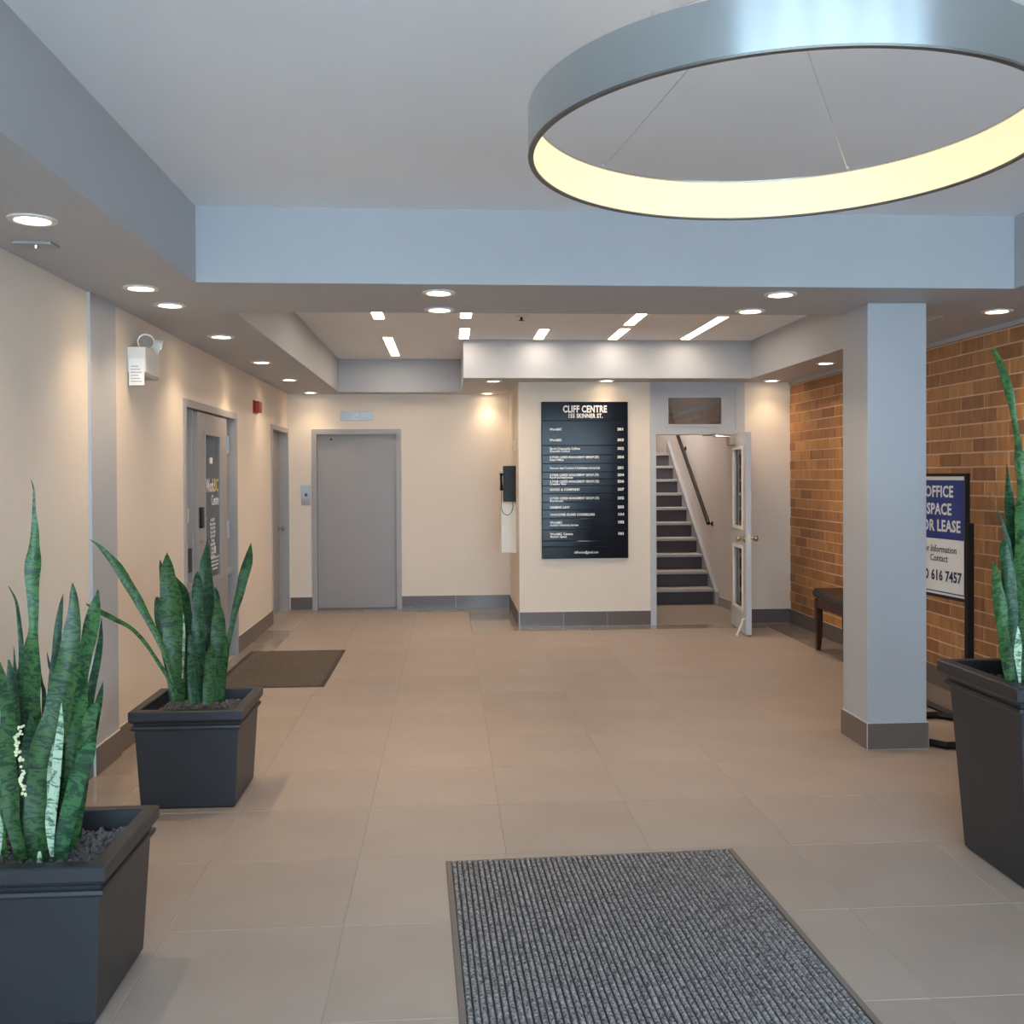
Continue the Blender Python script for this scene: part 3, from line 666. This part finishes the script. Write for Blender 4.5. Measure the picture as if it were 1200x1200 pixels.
for x, y, lab in downs:
    t = thing('recessed_downlight', (x, y, ZS), lab, 'ceiling light', 'round recessed downlights in the soffits')
    link_mesh('trim_ring', ring_me, M['trimring'], t, (x, y, ZS)); link_mesh('lens', lens_me, M['lens'], t, (x, y, ZS))
    lo = bpy.data.objects.new('lamp', dim_l if y > 10.0 else down_l); col.objects.link(lo); lo.parent = t; lo.location = (0, 0, -0.012)
strips = [(-0.585, 7.75, 8.55, 0, 'strip light nearest the elevator side, half behind the beam'),
 (-0.585, 9.70, 11.15, 0, 'long strip light in the coffer before the elevator'),
 (0.16, 7.75, 8.48, 0, 'front strip light of the pair above the lobby middle'),
 (0.165, 9.10, 9.76, 0, 'back strip light of the pair above the lobby middle'),
 (0.907, 9.13, 9.77, 0, 'single short strip light before the phone alcove soffit'),
 (1.645, 8.15, 8.83, 0, 'front strip light of the pair before the directory'),
 (1.655, 9.06, 9.76, 0, 'back strip light of the pair before the directory'),
 (2.385, 8.35, 9.73, 0, 'long strip light in the coffer before the stair door')]
for x, y0, y1, _, lab in strips:
    t = thing('linear_ceiling_light', (x, (y0+y1)/2, ZC), lab, 'strip light', 'linear lights in the back coffer')
    bm = bmesh.new(); hw = 0.054
    box(bm, x-hw, x-hw+.008, y0, y1, ZC-.006, ZC); box(bm, x+hw-.008, x+hw, y0, y1, ZC-.006, ZC); box(bm, x-hw+.008, x+hw-.008, y0, y0+.008, ZC-.006, ZC); box(bm, x-hw+.008, x+hw-.008, y1-.008, y1, ZC-.012, ZC)
    obj('trim_frame', bm, M['trimring'], t); bx('lens', x-hw+.008, x+hw-.008, y0+.008, y1-.008, ZC-.004, ZC, M['strip'], t)
sp = thing('sprinkler_head', (0.633, 8.37, ZC), 'small white fire sprinkler on the coffer ceiling', 'sprinkler')
bm = bmesh.new(); lathe(bm, [(0, 0), (.06, 0), (.055, -.012), (.02, -.016), (0, -.016)], (0.633, 8.37, ZC), 20); obj('escutcheon', bm, M['white'], sp)
bm = bmesh.new(); lathe(bm, [(0, -.016), (.01, -.016), (.01, -.04), (.025, -.042), (.025, -.046), (0, -.046)], (0.633, 8.37, ZC), 14); obj('deflector', bm, M['black'], sp)
cs = thing('ceiling_bracket', (-1.73, 4.25, ZS), 'small metal plate on the soffit beside the first downlight', 'plate')
bx('plate', -1.80, -1.64, 4.20, 4.30, ZS-0.012, ZS, M['frame'], cs, 0.003); bm = bmesh.new(); lathe(bm, [(0, 0), (.012, 0), (.010, -.012), (0, -.016)], (-1.715, 4.24, ZS-.012), 12); obj('stud', bm, M['chrome'], cs)

# pendant ring
RC = (0.894, 2.60); RR = 0.675; RZ = 2.45; RH = 0.128
pr = thing('ring_pendant', (RC[0], RC[1], RZ), 'large brushed metal ring pendant glowing on its inner face', 'pendant lamp')
c3 = (RC[0], RC[1], RZ)
bm = bmesh.new(); lathe(bm, [(RR, 0.004), (RR, RH), (RR-.014, RH), (RR-.014, RH-.004), (RR-.004, RH-.004), (RR-.004, 0.004)], c3, 128, closed=True); obj('outer_band', bm, M['ring'], pr, False)
bm = bmesh.new(); lathe(bm, [(RR, 0), (RR+.001, 0.005), (RR-.014, 0.005), (RR-.014, 0)], c3, 128, closed=True); obj('lower_lip', bm, M['ringlip'], pr)
bm = bmesh.new(); lathe(bm, [(RR-.006, 0.006), (RR-.013, 0.006), (RR-.013, RH-.006), (RR-.006, RH-.006)], c3, 128, closed=True); obj('diffuser', bm, M['ringlight'], pr, True)
for o_ in list(pr.children):
    for p in o_.data.polygons: p.use_smooth = True
    o_.data.set_sharp_from_angle(angle=math.radians(30))
for a in (math.radians(126), math.radians(52), math.radians(228), math.radians(330)):
    p = (RC[0]+(RR-.011)*math.cos(a), RC[1]+(RR-.011)*math.sin(a), RZ+RH)
    bm = bmesh.new(); tube(bm, [p, (RC[0]+.05*math.cos(a), RC[1]+.05*math.sin(a), ZC-.03)], .0016, 6); tube(bm, [p, (p[0], p[1], p[2]+.012)], .005, 8); obj('suspension_wire', bm, M['wire'], pr)
bm = bmesh.new(); lathe(bm, [(0, 0), (.09, 0), (.09, -.035), (0, -.035)], (RC[0], RC[1], ZC), 28); obj('canopy', bm, M['ring'], pr)

# ------------------------------------------------------------------ wall fittings on the left wall
el = thing('emergency_light', (XL, 6.12, 2.19), 'white emergency light unit with two lamp heads and hanging tag', 'emergency light')
ex0, ex1, ey0, ey1, ez0, ez1 = XL, XL+0.105, 5.98, 6.28, 2.215, 2.37
bx('case', ex0, ex1, ey0, ey1, ez0, ez1, M['white'], el, 0.005); bx('base_tray', ex0, ex1-.005, ey0+.02, ey1-.01, ez0-.02, ez0, M['steel'], el)
tagp = bx('paper_tag', ex0+.012, ex1-.005, ey0-.006, ey0-.002, 2.14, 2.30, M['paper'], el)
for i in range(6): bx('print_line', ex0+.022, ex1-.018-.01*(i % 3), ey0-.0068, ey0-.006, 2.16+.018*i, 2.165+.018*i, M['frame'], tagp)
for c, d in (((XL+.085, 6.06, 2.418), Vector((.35, -1, -.5))), ((XL+.10, 6.22, 2.405), Vector((1, .35, -.45)))):
    d.normalize(); c = Vector(c); bm = bmesh.new(); tube(bm, [c-d*.06, c-d*.045, c, c+d*.03, c+d*.032], [.012, .03, .046, .05, .046], 16); hd = obj('lamp_head', bm, M['white'], el, True)
    bm = bmesh.new(); tube(bm, [c+d*.026, c+d*.034], [.043, .043], 16); obj('lamp_glass', bm, M['chrome'], hd)
    bm = bmesh.new(); tube(bm, [c-d*.03, (c.x, c.y+.01, ez1)], .012, 8); obj('lamp_stem', bm, M['white'], el)
fa = thing('fire_alarm', (XL, 9.86, 2.22), 'red fire alarm signal on the cream wall between the doors', 'fire alarm')
bx('backplate', XL, XL+.012, 9.74, 9.93, 2.215, 2.345, M['red'], fa, 0.003); bx('horn_cover', XL+.012, XL+.06, 9.76, 9.91, 2.225, 2.335, M['red'], fa, 0.008); bx('strobe', XL+.06, XL+.066, 9.80, 9.87, 2.235, 2.26, M['red'], fa)

# ------------------------------------------------------------------ mats
fm = thing('floor_mat', (0.6, 3.1, 0), 'ribbed grey entrance mat with brown rubber edge', 'floor mat')
mo = Vector((-0.018, 4.03, 0)); ma = math.radians(2.0); mr_ = Vector((math.cos(ma), math.sin(ma), 0)); md = Vector((math.sin(ma), -math.cos(ma), 0)); MW, ML = 1.215, 1.86
def mbox(bm, a0, a1, b0, b1, z0, z1, taper=0.0):
    vs = box(bm, 0, 1, 0, 1, 0, 1)
    for v in vs:
        tp = v.co.z > .5; a = (a1-taper*tp) if v.co.x > .5 else (a0+taper*tp); b = b1 if v.co.y > .5 else b0
        v.co = mo + mr_*a + md*b + Vector((0, 0, z1 if tp else z0))
bm = bmesh.new(); mbox(bm, 0.022, MW-.022, .012, ML-.012, 0.0005, 0.0035); obj('backing', bm, M['matbase'], fm)
bm = bmesh.new(); mbox(bm, 0, .024, 0, ML, .0005, .007, .003); mbox(bm, MW-.024, MW, 0, ML, .0005, .007, .003); mbox(bm, .024, MW-.024, 0, .012, .0005, .006); mbox(bm, .024, MW-.024, ML-.012, ML, .0005, .006); obj('rubber_edge', bm, M['matedge'], fm)
bm = bmesh.new(); nr = 54; pw = (MW-.05)/nr
for i in range(nr):
    a0 = .025+i*pw; s0 = 0.0
    a1 = a0+pw*.80; n_ = 24
    prevv = None
    for q in range(n_+1):
        b = .012+(ML-.024)*q/n_; jx = rnd.uniform(-.0010, .0010); h = .010+rnd.uniform(-.0008, .0008)
        cur = [bm.verts.new(mo+mr_*(a+jx)+md*b+Vector((0, 0, zz))) for a, zz in ((a0, .003), (a0+.004, h), (a1-.004, h), (a1, .003))]
        if prevv:
            for e in range(3): bm.faces.new((prevv[e], prevv[e+1], cur[e+1], cur[e]))
        prevv = cur
o = obj('ribbed_pile', bm, M['mat1'], fm); o['kind'] = 'stuff'
f2 = thing('floor_mat', (-1.38, 8.27, 0), 'dark brown carpet mat before the glazed side door', 'floor mat')
bm = bmesh.new(); box(bm, -1.80, -0.945, 7.49, 9.055, 0.0005, 0.004); obj('rubber_edge', bm, M['mat2edge'], f2)
bm = bmesh.new(); nx, ny = 40, 70; V = {}
for i in range(nx+1):
    for j in range(ny+1): V[i, j] = bm.verts.new((-1.765+.785*i/nx, 7.53+1.485*j/ny, .004 if i in (0, nx) or j in (0, ny) else .009+rnd.uniform(-.0015, .0015)))
for i in range(nx):
    for j in range(ny): bm.faces.new((V[i, j], V[i+1, j], V[i+1, j+1], V[i, j+1]))
o = obj('carpet_pile', bm, M['mat2'], f2); o['kind'] = 'stuff'

# ------------------------------------------------------------------ planters with snake plants
def square_loft(bm, cx, cy, prof):
    rings = [[bm.verts.new((cx+sx*h, cy+sy*h, z)) for sx, sy in ((-1, -1), (1, -1), (1, 1), (-1, 1))] for z, h in prof]
    for a, b in zip(rings, rings[1:]):
        for k in range(4): bm.faces.new((a[k], a[(k+1) % 4], b[(k+1) % 4], b[k]))
    return rings
def gravel(bm, cx, cy, half, z, n, r0, r1):
    base = bmesh.new(); bmesh.ops.create_icosphere(base, subdivisions=1, radius=1.0); tv = [v.co.copy() for v in base.verts]; tf = [[v.index for v in f.verts] for f in base.faces]; base.free()
    for _ in range(n):
        r = rnd.uniform(r0, r1); q = Euler((rnd.random()*6, rnd.random()*6, rnd.random()*6)).to_matrix(); s = Vector((1, rnd.uniform(.6, .9), rnd.uniform(.5, .8)))
        p = Vector((cx+rnd.uniform(-1, 1)*(half-r), cy+rnd.uniform(-1, 1)*(half-r), z+rnd.uniform(-.3, .5)*r))
        vs = [bm.verts.new(p + q @ Vector((t.x*s.x*r, t.y*s.y*r, t.z*s.z*r))*rnd.uniform(.85, 1.1)) for t in tv]
        for f in tf: bm.faces.new([vs[i] for i in f])

def catmull(P, n):
    out = []
    for i in range(len(P)-1):
        p0, p1, p2, p3 = P[max(i-1, 0)], P[i], P[i+1], P[min(i+2, len(P)-1)]
        for k in range(n):
            t = k/n
            out.append([0.5*((2*p1[d])+(-p0[d]+p2[d])*t+(2*p0[d]-5*p1[d]+4*p2[d]-p3[d])*t*t+(-p0[d]+3*p1[d]-3*p2[d]+p3[d])*t**3) for d in range(len(p1))])
    out.append(list(P[-1])); return out

def leaf(parent, pts, Y0, lean, mat, twist=0.0, cup=0.32):
    """pts tip->base as measured (px, py, width px); built as a curved, cupped blade of real thickness at depth Y0, leaning in depth towards the tip"""
    n = len(pts); P = []
    for i, (x, y, w_) in enumerate(pts):
        f = 1-i/(n-1); p = at_y(x, y, Y0+lean*f*f); P.append((p.x, p.y, p.z, w_*(Y0+lean*f*f)/FPX))
    S = catmull(P, 6); bm = bmesh.new(); uvl = bm.loops.layers.uv.new('UVMap'); rows = []; acc = 0
    m_ = len(S); uvs = {}; ph1, ph2 = rnd.random()*6, rnd.random()*6
    for i, (x, y, z, w_) in enumerate(S):
        c = Vector((x, y, z)); a = Vector(S[max(i-1, 0)][:3]); b = Vector(S[min(i+1, m_-1)][:3]); d = (b-a)
        if i: acc += (c-Vector(S[i-1][:3])).length
        side = d.cross(Vector((0, 1, 0))).normalized() if d.length > 1e-6 else Vector((1, 0, 0))
        nr_ = side.cross(d.normalized()) if d.length > 1e-6 else Vector((0, -1, 0))
        ta = twist*(1-i/(m_-1)); side2 = side*math.cos(ta)+nr_*math.sin(ta); n2 = nr_*math.cos(ta)-side*math.sin(ta)
        hw = max(w_/2, .0006)/max(math.cos(ta), .5); th = min(.0028, hw*.5); row = []
        fr, bk = [], []
        for q in (-1, -.5, 0, .5, 1):
            wv = math.sin(acc*26+ph1) if q < 0 else math.sin(acc*23+ph2)
            off = n2*(cup*hw*(1-q*q) + .16*hw*wv*q*q) + side2*(q*abs(q)*.07*hw*math.sin(acc*34+ph2+q))
            e = th*(1-abs(q)*.7)
            v1 = bm.verts.new(c+side2*q*hw+off+n2*e); v2 = bm.verts.new(c+side2*q*hw+off-n2*e); uvs[v1] = uvs[v2] = (q*hw*9, acc); fr.append(v1); bk.append(v2)
        rows.append(fr+bk[::-1])
    for a, b in zip(rows, rows[1:]):
        for k_ in range(10): bm.faces.new((a[k_], a[(k_+1) % 10], b[(k_+1) % 10], b[k_]))
    bm.faces.new(rows[0]); bm.faces.new(rows[-1][::-1])
    for f in bm.faces:
        for lo_ in f.loops: lo_[uvl].uv = uvs[lo_.vert]
    return obj('leaf', bm, mat, parent, True)

def plant(label, cx, cy, h, bot, top, rimh, sc):
    t = thing('potted_snake_plant', (cx, cy, 0), label, 'potted plant', 'snake plants in square planters')
    bm = bmesh.new(); b1 = h-.092*sc
    square_loft(bm, cx, cy, [(0, bot-.008), (.012, bot), (b1, top)]); bm.faces.new([v for v in bm.verts[:4]]) if False else None
    square_loft(bm, cx, cy, [(0, bot-.008), (0, 0.001)])
    bmesh.ops.remove_doubles(bm, verts=bm.verts, dist=1e-5)
    obj('planter_body', bm, M['planter'], t)
    bm = bmesh.new(); i_ = rimh-.045*sc
    R_ = square_loft(bm, cx, cy, [(b1-.006, top-.002), (b1, top+.011*sc), (b1+.008*sc, top+.015*sc), (b1+.018*sc, top+.013*sc), (b1+.022*sc, top+.004*sc), (b1+.032*sc, top+.006*sc), (b1+.04*sc, rimh-.006*sc), (b1+.05*sc, rimh), (h-.005, rimh), (h, rimh-.004), (h, i_+.003), (h-.004, i_), (h-.14*sc, i_-.015), (h-.14*sc, 0.001)])
    obj('planter_rim', bm, M['planter'], t)
    gz = h-.055*sc; bm = bmesh.new(); box(bm, cx-i_+.012, cx+i_-.012, cy-i_+.012, cy+i_-.012, gz-.05, gz-.012); gravel(bm, cx, cy, i_-.008, gz-.006, int(620*sc*sc), .011, .018); o = obj('gravel', bm, M['gravel'], t); o['kind'] = 'stuff'
    return t

H_ = 0.48
p1 = plant('bushy snake plant with cream flower spike in the low dark planter', -1.251, 3.127, H_, .222, .243, .266, 1.0)
p2 = plant('snake plant with two arching leaves in the dark planter before the glazed side door', -1.252, 5.005, H_, .222, .243, .266, 1.0)
p3 = plant('snake plant in the tall tapered black planter beside the lease sign', 2.405, 3.805, 0.79, .220, .262, .300, 1.15)

def L(p, mat, Y, lean, pts, tw=0.0): leaf(p, pts, Y, lean, M[mat], tw)
# plant 2, measured in a detail crop
def q2(l): return [(100+u/5.714, 620+v/5.714, w_/5.714) for u, v, w_ in l]
L(p2, 'leaf', 5.00, -.10, q2([(28,68,2),(110,130,26),(220,260,58),(330,440,60),(440,640,45),(530,830,32),(585,1010,28),(610,1150,26)]), .3)
L(p2, 'leaf', 4.95, -.25, q2([(5,500,6),(90,550,34),(200,605,30),(300,660,26),(400,760,24),(480,880,24),(560,1010,24),(600,1140,24)]), .2)
L(p2, 'leaf', 5.02, -.02, q2([(547,155,2),(548,230,60),(555,330,100),(568,450,135),(580,600,150),(600,850,130),(620,1160,90)]), .1)
L(p2, 'leaf', 5.06, .02, q2([(580,290,2),(610,360,60),(640,430,95),(668,560,90),(680,700,80),(670,900,75),(650,1140,70)]), -.3)
L(p2, 'leafd', 5.08, .05, q2([(478,455,14),(485,500,45),(500,600,60),(530,760,60),(565,950,55),(600,1140,50)]), .4)
L(p2, 'leafd', 5.12, .03, q2([(500,205,2),(510,260,30),(530,400,60),(560,700,70),(600,1100,60)]))
L(p2, 'leafd', 4.97, -.03, q2([(750,283,3),(750,330,45),(752,450,70),(755,700,76),(765,900,85),(775,1160,76)]), .15)
L(p2, 'leafd', 5.04, .0, q2([(820,58,2),(815,130,32),(806,220,70),(806,350,95),(815,600,112),(820,900,110),(830,1150,100)]), -.15)
L(p2, 'leaf', 4.95, -.02, q2([(875,465,6),(884,520,50),(892,650,92),(888,900,120),(870,1160,100)]), .1)
L(p2, 'leafd', 5.08, .02, q2([(868,388,3),(874,440,40),(885,600,60),(890,900,60),(880,1100,50)]))
L(p2, 'leaf', 5.02, -.05, q2([(1110,93,2),(1095,180,48),(1072,280,64),(1040,400,60),(1005,540,42),(970,700,32),(940,880,32),(915,1140,34)]), .3)
L(p2, 'leafd', 4.87, -.02, q2([(690,815,3),(702,880,38),(712,1000,54),(720,1175,58)]))
L(p2, 'leaf', 4.88, -.03, q2([(845,762,4),(840,850,62),(832,1000,80),(822,1178,70)]), .2)
L(p2, 'leafd', 5.0, .02, q2([(936,655,2),(932,720,14),(925,900,26),(910,1130,26)]))
L(p2, 'leafd', 4.92, .0, q2([(700,700,4),(712,800,50),(740,950,60),(760,1165,60)]))
L(p2, 'leafp', 5.00, .0, q2([(655,560,2),(660,640,14),(660,760,18),(655,900,14),(650,1000,10)]))
# plant 1
L(p1, 'leaf', 3.20, .03, [(36.5,562,1),(39.5,575,2),(40,600,4),(41,620,8),(40,640,11),(39,660,17),(38,680,16),(38,700,13),(39.5,735,9.5),(37,760,18),(33,790,26),(30,830,34),(33,900,36),(38,1000,26)], .25)
L(p1, 'leafd', 3.15, .0, [(10,687,.8),(19,705,3),(23,735,5),(25,760,5.5),(24,800,6.5),(25,880,9),(30,1000,9)])
L(p1, 'leaf', 3.05, .05, [(85,683,.8),(86,697,8),(86,720,13.5),(84,745,20),(77,790,27),(68,830,31),(57,870,33),(47,920,33),(42,1012,25)], .2)
L(p1, 'leafd', 3.22, .0, [(74,696,.6),(71,712,5),(68,740,8.5),(65,775,11.5),(62,810,11),(60,880,14),(58,990,14)])
L(p1, 'leaf', 3.13, .02, [(115,691,1.5),(111,712,12.5),(105,742,19),(100,768,16),(96,795,15),(92,840,21),(88,890,22),(81,945,20),(74,1005,16)], -.2)
L(p1, 'leafd', 3.22, .04, [(119,724,.6),(117.5,750,6),(113,780,8.5),(106,810,11),(98,850,15),(90,905,16),(80,985,14)])
L(p1, 'leafd', 3.25, .04, [(121,799,.6),(116,822,8),(110,850,11),(102,885,13),(94,930,14),(88,985,14)])
L(p1, 'leafd', 3.03, -.03, [(112,855,1),(107,868,11),(99,892,18),(89,922,20),(79,960,19),(70,1006,16)], .3)
L(p1, 'leaf', 3.02, -.06, [(0,776,1),(5,805,10),(9,845,17),(9,890,19),(13,945,18),(24,1008,14)], .2)
L(p1, 'leafd', 3.12, .0, [(10,773,2),(13,795,9),(16,835,15),(15,900,15),(22,1003,14)])
L(p1, 'leafp', 3.00, .0, [(72,824,.6),(71,850,6.5),(68,882,10),(64,920,11.5),(60,960,12),(59,984,8),(61,1004,4)])
L(p1, 'leafp', 3.05, .0, [(62,872,.6),(60,900,7.5),(60,930,9.5),(60,960,8),(60,995,5)])
L(p1, 'leafd', 3.08, .0, [(36,838,2),(36,860,16),(34,900,22),(32,950,20),(33,1010,18)])
L(p1, 'leafd', 3.18, .0, [(52,835,2),(50,870,18),(50,920,24),(52,1000,20)])
L(p1, 'leaf', 3.2, .0, [(82,840,2),(80,880,18),(76,930,22),(70,1000,18)])
L(p1, 'leafd', 3.2, .0, [(16,757,.5),(17,775,2.5),(18,800,5),(20,900,8),(26,1000,8)])
L(p1, 'leafd', 3.24, .0, [(46,778,.5),(49,800,3),(52,820,5),(53,900,8),(52,1000,8)])
L(p1, 'leafd', 3.24, .0, [(55,764,.5),(58,780,3),(62,800,5),(63,900,8),(60,1000,8)])
L(p1, 'leaf', 3.10, .0, [(118,838,1),(113,826,6),(106,842,14),(101,868,17),(95,905,17),(84,995,14)], .3)
L(p1, 'leafp', 2.98, .0, [(46.5,998,3),(46.5,1006,6),(46.5,1013,6)])
L(p1, 'leafp', 2.95, .0, [(-3,950,2),(0,965,7),(-1,985,7),(-2,1003,4)])
L(p1, 'leaf', 3.05, -.05, [(-22,760,1),(-20,800,14),(-15,860,22),(-8,930,22),(0,1005,18)], .2)
L(p1, 'leafd', 3.2, .04, [(-45,700,1),(-42,740,14),(-32,830,22),(-20,910,20),(-6,1000,16)], .2)
bm = bmesh.new(); stem = [at_y(x, y, 2.985) for x, y in ((30, 1000), (27, 960), (29, 925), (26, 895), (22, 870), (25, 848))]
tube(bm, stem, .0022, 6); obj('flower_stem', bm, M['leaf'], p1)
bm = bmesh.new()
for i in range(60):
    f = rnd.random(); py = 848+85*f; px = 24+(-3 if .15 < f < .45 else 4*max(f-.5, 0)*2)+rnd.uniform(-4.2, 4.2)*(1-.4*f); p = at_y(px, py, 2.972+rnd.uniform(-.012, .01)); r = rnd.uniform(.0032, .0062)
    bmesh.ops.create_icosphere(bm, subdivisions=1, radius=r, matrix=Matrix.Translation(p))
o = obj('flower_spike', bm, M['flower'], p1); o['kind'] = 'stuff'
# plant 3
L(p3, 'leaf', 3.80, -.05, [(1162,405,1),(1169,420,8),(1178,442,13),(1184,465,11.5),(1187,482,7),(1192,512,9),(1195,540,12),(1198,572,15),(1199,620,21),(1198,700,24),(1194,797,16)], .2)
L(p3, 'leafd', 3.85, .02, [(1180,544,1),(1181.5,570,7),(1184,600,14),(1188,650,21),(1191,710,20),(1192,796,15)])
L(p3, 'leafd', 3.78, .0, [(1157,576,.5),(1169,598,1.6),(1177,620,4),(1184,650,7),(1189,720,9),(1190,795,9)])
L(p3, 'leafd', 3.76, .0, [(1176,633,4),(1177.5,645,13),(1180,680,17),(1183,725,16),(1187,798,12)], .2)
L(p3, 'leaf', 3.72, -.03, [(1163,658,2),(1167,672,11),(1171,705,16),(1177,750,16),(1184,798,13)], .2)
L(p3, 'leafd', 3.73, .0, [(1178,662,2),(1181,685,9),(1186,730,12),(1190,799,10)])
L(p3, 'leafp', 3.65, .0, [(1193,734,.8),(1193,750,7.5),(1193,765,10),(1194,782,6),(1195,800,2.5)])
L(p3, 'leaf', 3.82, .0, [(1210,520,1),(1210,560,12),(1211,640,24),(1210,720,24),(1205,797,18)], .1)
L(p3, 'leafd', 3.74, -.05, [(1232,560,1),(1228,600,14),(1222,680,22),(1216,797,18)], .2)
L(p3, 'leaf', 3.86, .05, [(1262,470,1),(1256,520,14),(1246,600,22),(1234,700,20),(1222,797,16)], -.2)
L(p3, 'leafd', 3.82, .05, [(1222,610,2),(1222,660,18),(1220,730,22),(1214,797,18)])
L(p3, 'leafd', 3.90, .05, [(1200,600,2),(1202,650,20),(1204,720,22),(1203,797,16)])

L(p3, 'leaf', 3.80, .03, [(1292,560,1),(1285,600,12),(1272,690,20),(1256,797,16)], .2)
L(p3, 'leafd', 3.70, -.05, [(1262,640,1),(1260,680,14),(1252,740,18),(1244,797,15)], -.2)
L(p3, 'leafd', 3.92, .06, [(1276,610,1),(1268,650,13),(1256,720,18),(1240,797,15)], .1)

# ------------------------------------------------------------------ lease sign on its stand
ls = thing('lease_sign_stand', (3.2, 6.3, 0), 'black framed blue and white office lease sign on a floor stand behind the column', 'sign')
NP = at_y(1134.5, 650, 6.12); sdir = Vector((-0.11, 1, 0)).normalized()
SW, SZT, SZB = 0.64, 1.592, 0.757
P0 = Vector((NP.x, NP.y, 0)); nrm = Vector((-sdir.y, sdir.x, 0)); nrm = nrm if nrm.x < 0 else -nrm   # faces the lobby
def sbox(bm, s0, s1, n0, n1, z0, z1):
    for v in box(bm, 0, 1, 0, 1, 0, 1):
        s = s1 if v.co.x > .5 else s0; n_ = n1 if v.co.y > .5 else n0
        v.co = P0 + sdir*s + nrm*n_ + Vector((0, 0, z1 if v.co.z > .5 else z0))
bm = bmesh.new(); sbox(bm, 0, .018, -.014, .014, SZB, SZT); sbox(bm, SW-.018, SW, -.014, .014, SZB, SZT); sbox(bm, .018, SW-.018, -.014, .014, SZT-.02, SZT); sbox(bm, .018, SW-.018, -.014, .014, SZB, SZB+.02)
obj('sign_frame', bm, M['black'], ls)
bm = bmesh.new(); sbox(bm, .018, SW-.018, -.004, .004, SZB+.02, SZT-.02); pn = obj('sign_panel', bm, M['signwhite'], ls)
bm = bmesh.new(); sbox(bm, .034, SW-.034, .004, .0048, 1.152, SZT-.045); sbox(bm, .030, .036, .004, .0048, SZB+.034, 1.152); sbox(bm, SW-.036, SW-.030, .004, .0048, SZB+.034, 1.152); sbox(bm, .036, SW-.036, .004, .0048, SZB+.034, SZB+.042); obj('blue_print', bm, M['signblue'], pn)
def st_(s, h, z, m, bold, sx=1.0):
    text(s, h, M[m], pn, P0 + sdir*(SW/2-.014) + nrm*.0055 + Vector((0, 0, z)), -sdir, UZ, 'CENTER', bold, sx)
st_('OFFICE', .106, 1.435, 'letter', .028, .88); st_('SPACE', .106, 1.317, 'letter', .028, .88); st_('FOR LEASE', .106, 1.205, 'letter', .028, .88)
st_('For Information', .064, 1.062, 'ink', .01, .92); st_('Contact', .064, 1.0, 'ink', .01, .92); st_('250 616 7457', .096, .872, 'navy', .03, .86)
for s in (-.012, SW+.012):
    bm = bmesh.new(); sbox(bm, s-.017, s+.017, -.022, .022, .03, 1.27); obj('post', bm, M['black'], ls)
bm = bmesh.new(); bz = .022
for pts in ([(3.28, 5.47, bz), (2.86, 5.47, bz), (2.79, 5.55, bz), (2.79, 6.62, bz), (2.86, 6.72, bz), (3.18, 6.78, bz), (3.26, 6.70, bz), (3.27, 6.1, bz), (3.28, 5.47, bz)], [(2.79, 6.17, bz), (3.16, 6.17, bz), (3.25, 6.08, bz)]): tube(bm, pts, .022, 4)
obj('base_frame', bm, M['black'], ls)

# ------------------------------------------------------------------ bench
bn = thing('bench', (3.46, 8.0, 0), 'dark wooden bench with black leather saddle seat against brick wall', 'bench')
b0, b1 = 7.55, 8.68; bx0, bx1 = 3.295, 3.62
bm = bmesh.new(); nn = 16; prev = None
for i in range(nn+1):
    y = b0+(b1-b0)*i/nn; t = (2*i/nn-1); dz = .045*abs(t)**2.2; z0, z1 = .465+dz*.6, .515+dz
    cur = [bm.verts.new(p) for p in ((bx0, y, z0), (bx0-.006, y, (z0+z1)/2), (bx0+.012, y, z1), (bx1-.012, y, z1), (bx1, y, (z0+z1)/2), (bx1, y, z0))]
    if prev:
        for k_ in range(6): bm.faces.new((prev[k_], prev[(k_+1) % 6], cur[(k_+1) % 6], cur[k_]))
    else: bm.faces.new(cur)
    prev = cur
bm.faces.new(prev[::-1]); obj('seat', bm, M['leather'], bn, True)
for ya, yb in ((b0+.03, b0+.05), (b1-.05, b1-.03)): bx('apron', bx0+.05, bx1-.05, ya, yb, .40, .475, M['wood'], bn)
for xa, xb in ((bx0+.012, bx0+.03), (bx1-.03, bx1-.012)): bx('apron', xa, xb, b0+.06, b1-.06, .39, .47, M['wood'], bn)
for sx in (bx0+.035, bx1-.035):
    for sy, s in ((b0+.035, 1), (b1-.035, -1)):
        bm = bmesh.new(); rs = []
        for z, h, dy in ((0, .017, -.01*s), (.12, .024, 0), (.30, .028, 0), (.475, .028, 0)): rs.append([bm.verts.new((sx+a*h, sy+dy+b*h, z)) for a, b in ((-1, -1), (1, -1), (1, 1), (-1, 1))])
        for a, b in zip(rs, rs[1:]):
            for k_ in range(4): bm.faces.new((a[k_], a[(k_+1) % 4], b[(k_+1) % 4], b[k_]))
        bm.faces.new(rs[0][::-1]); bm.faces.new(rs[-1]); obj('leg', bm, M['wood'], bn)
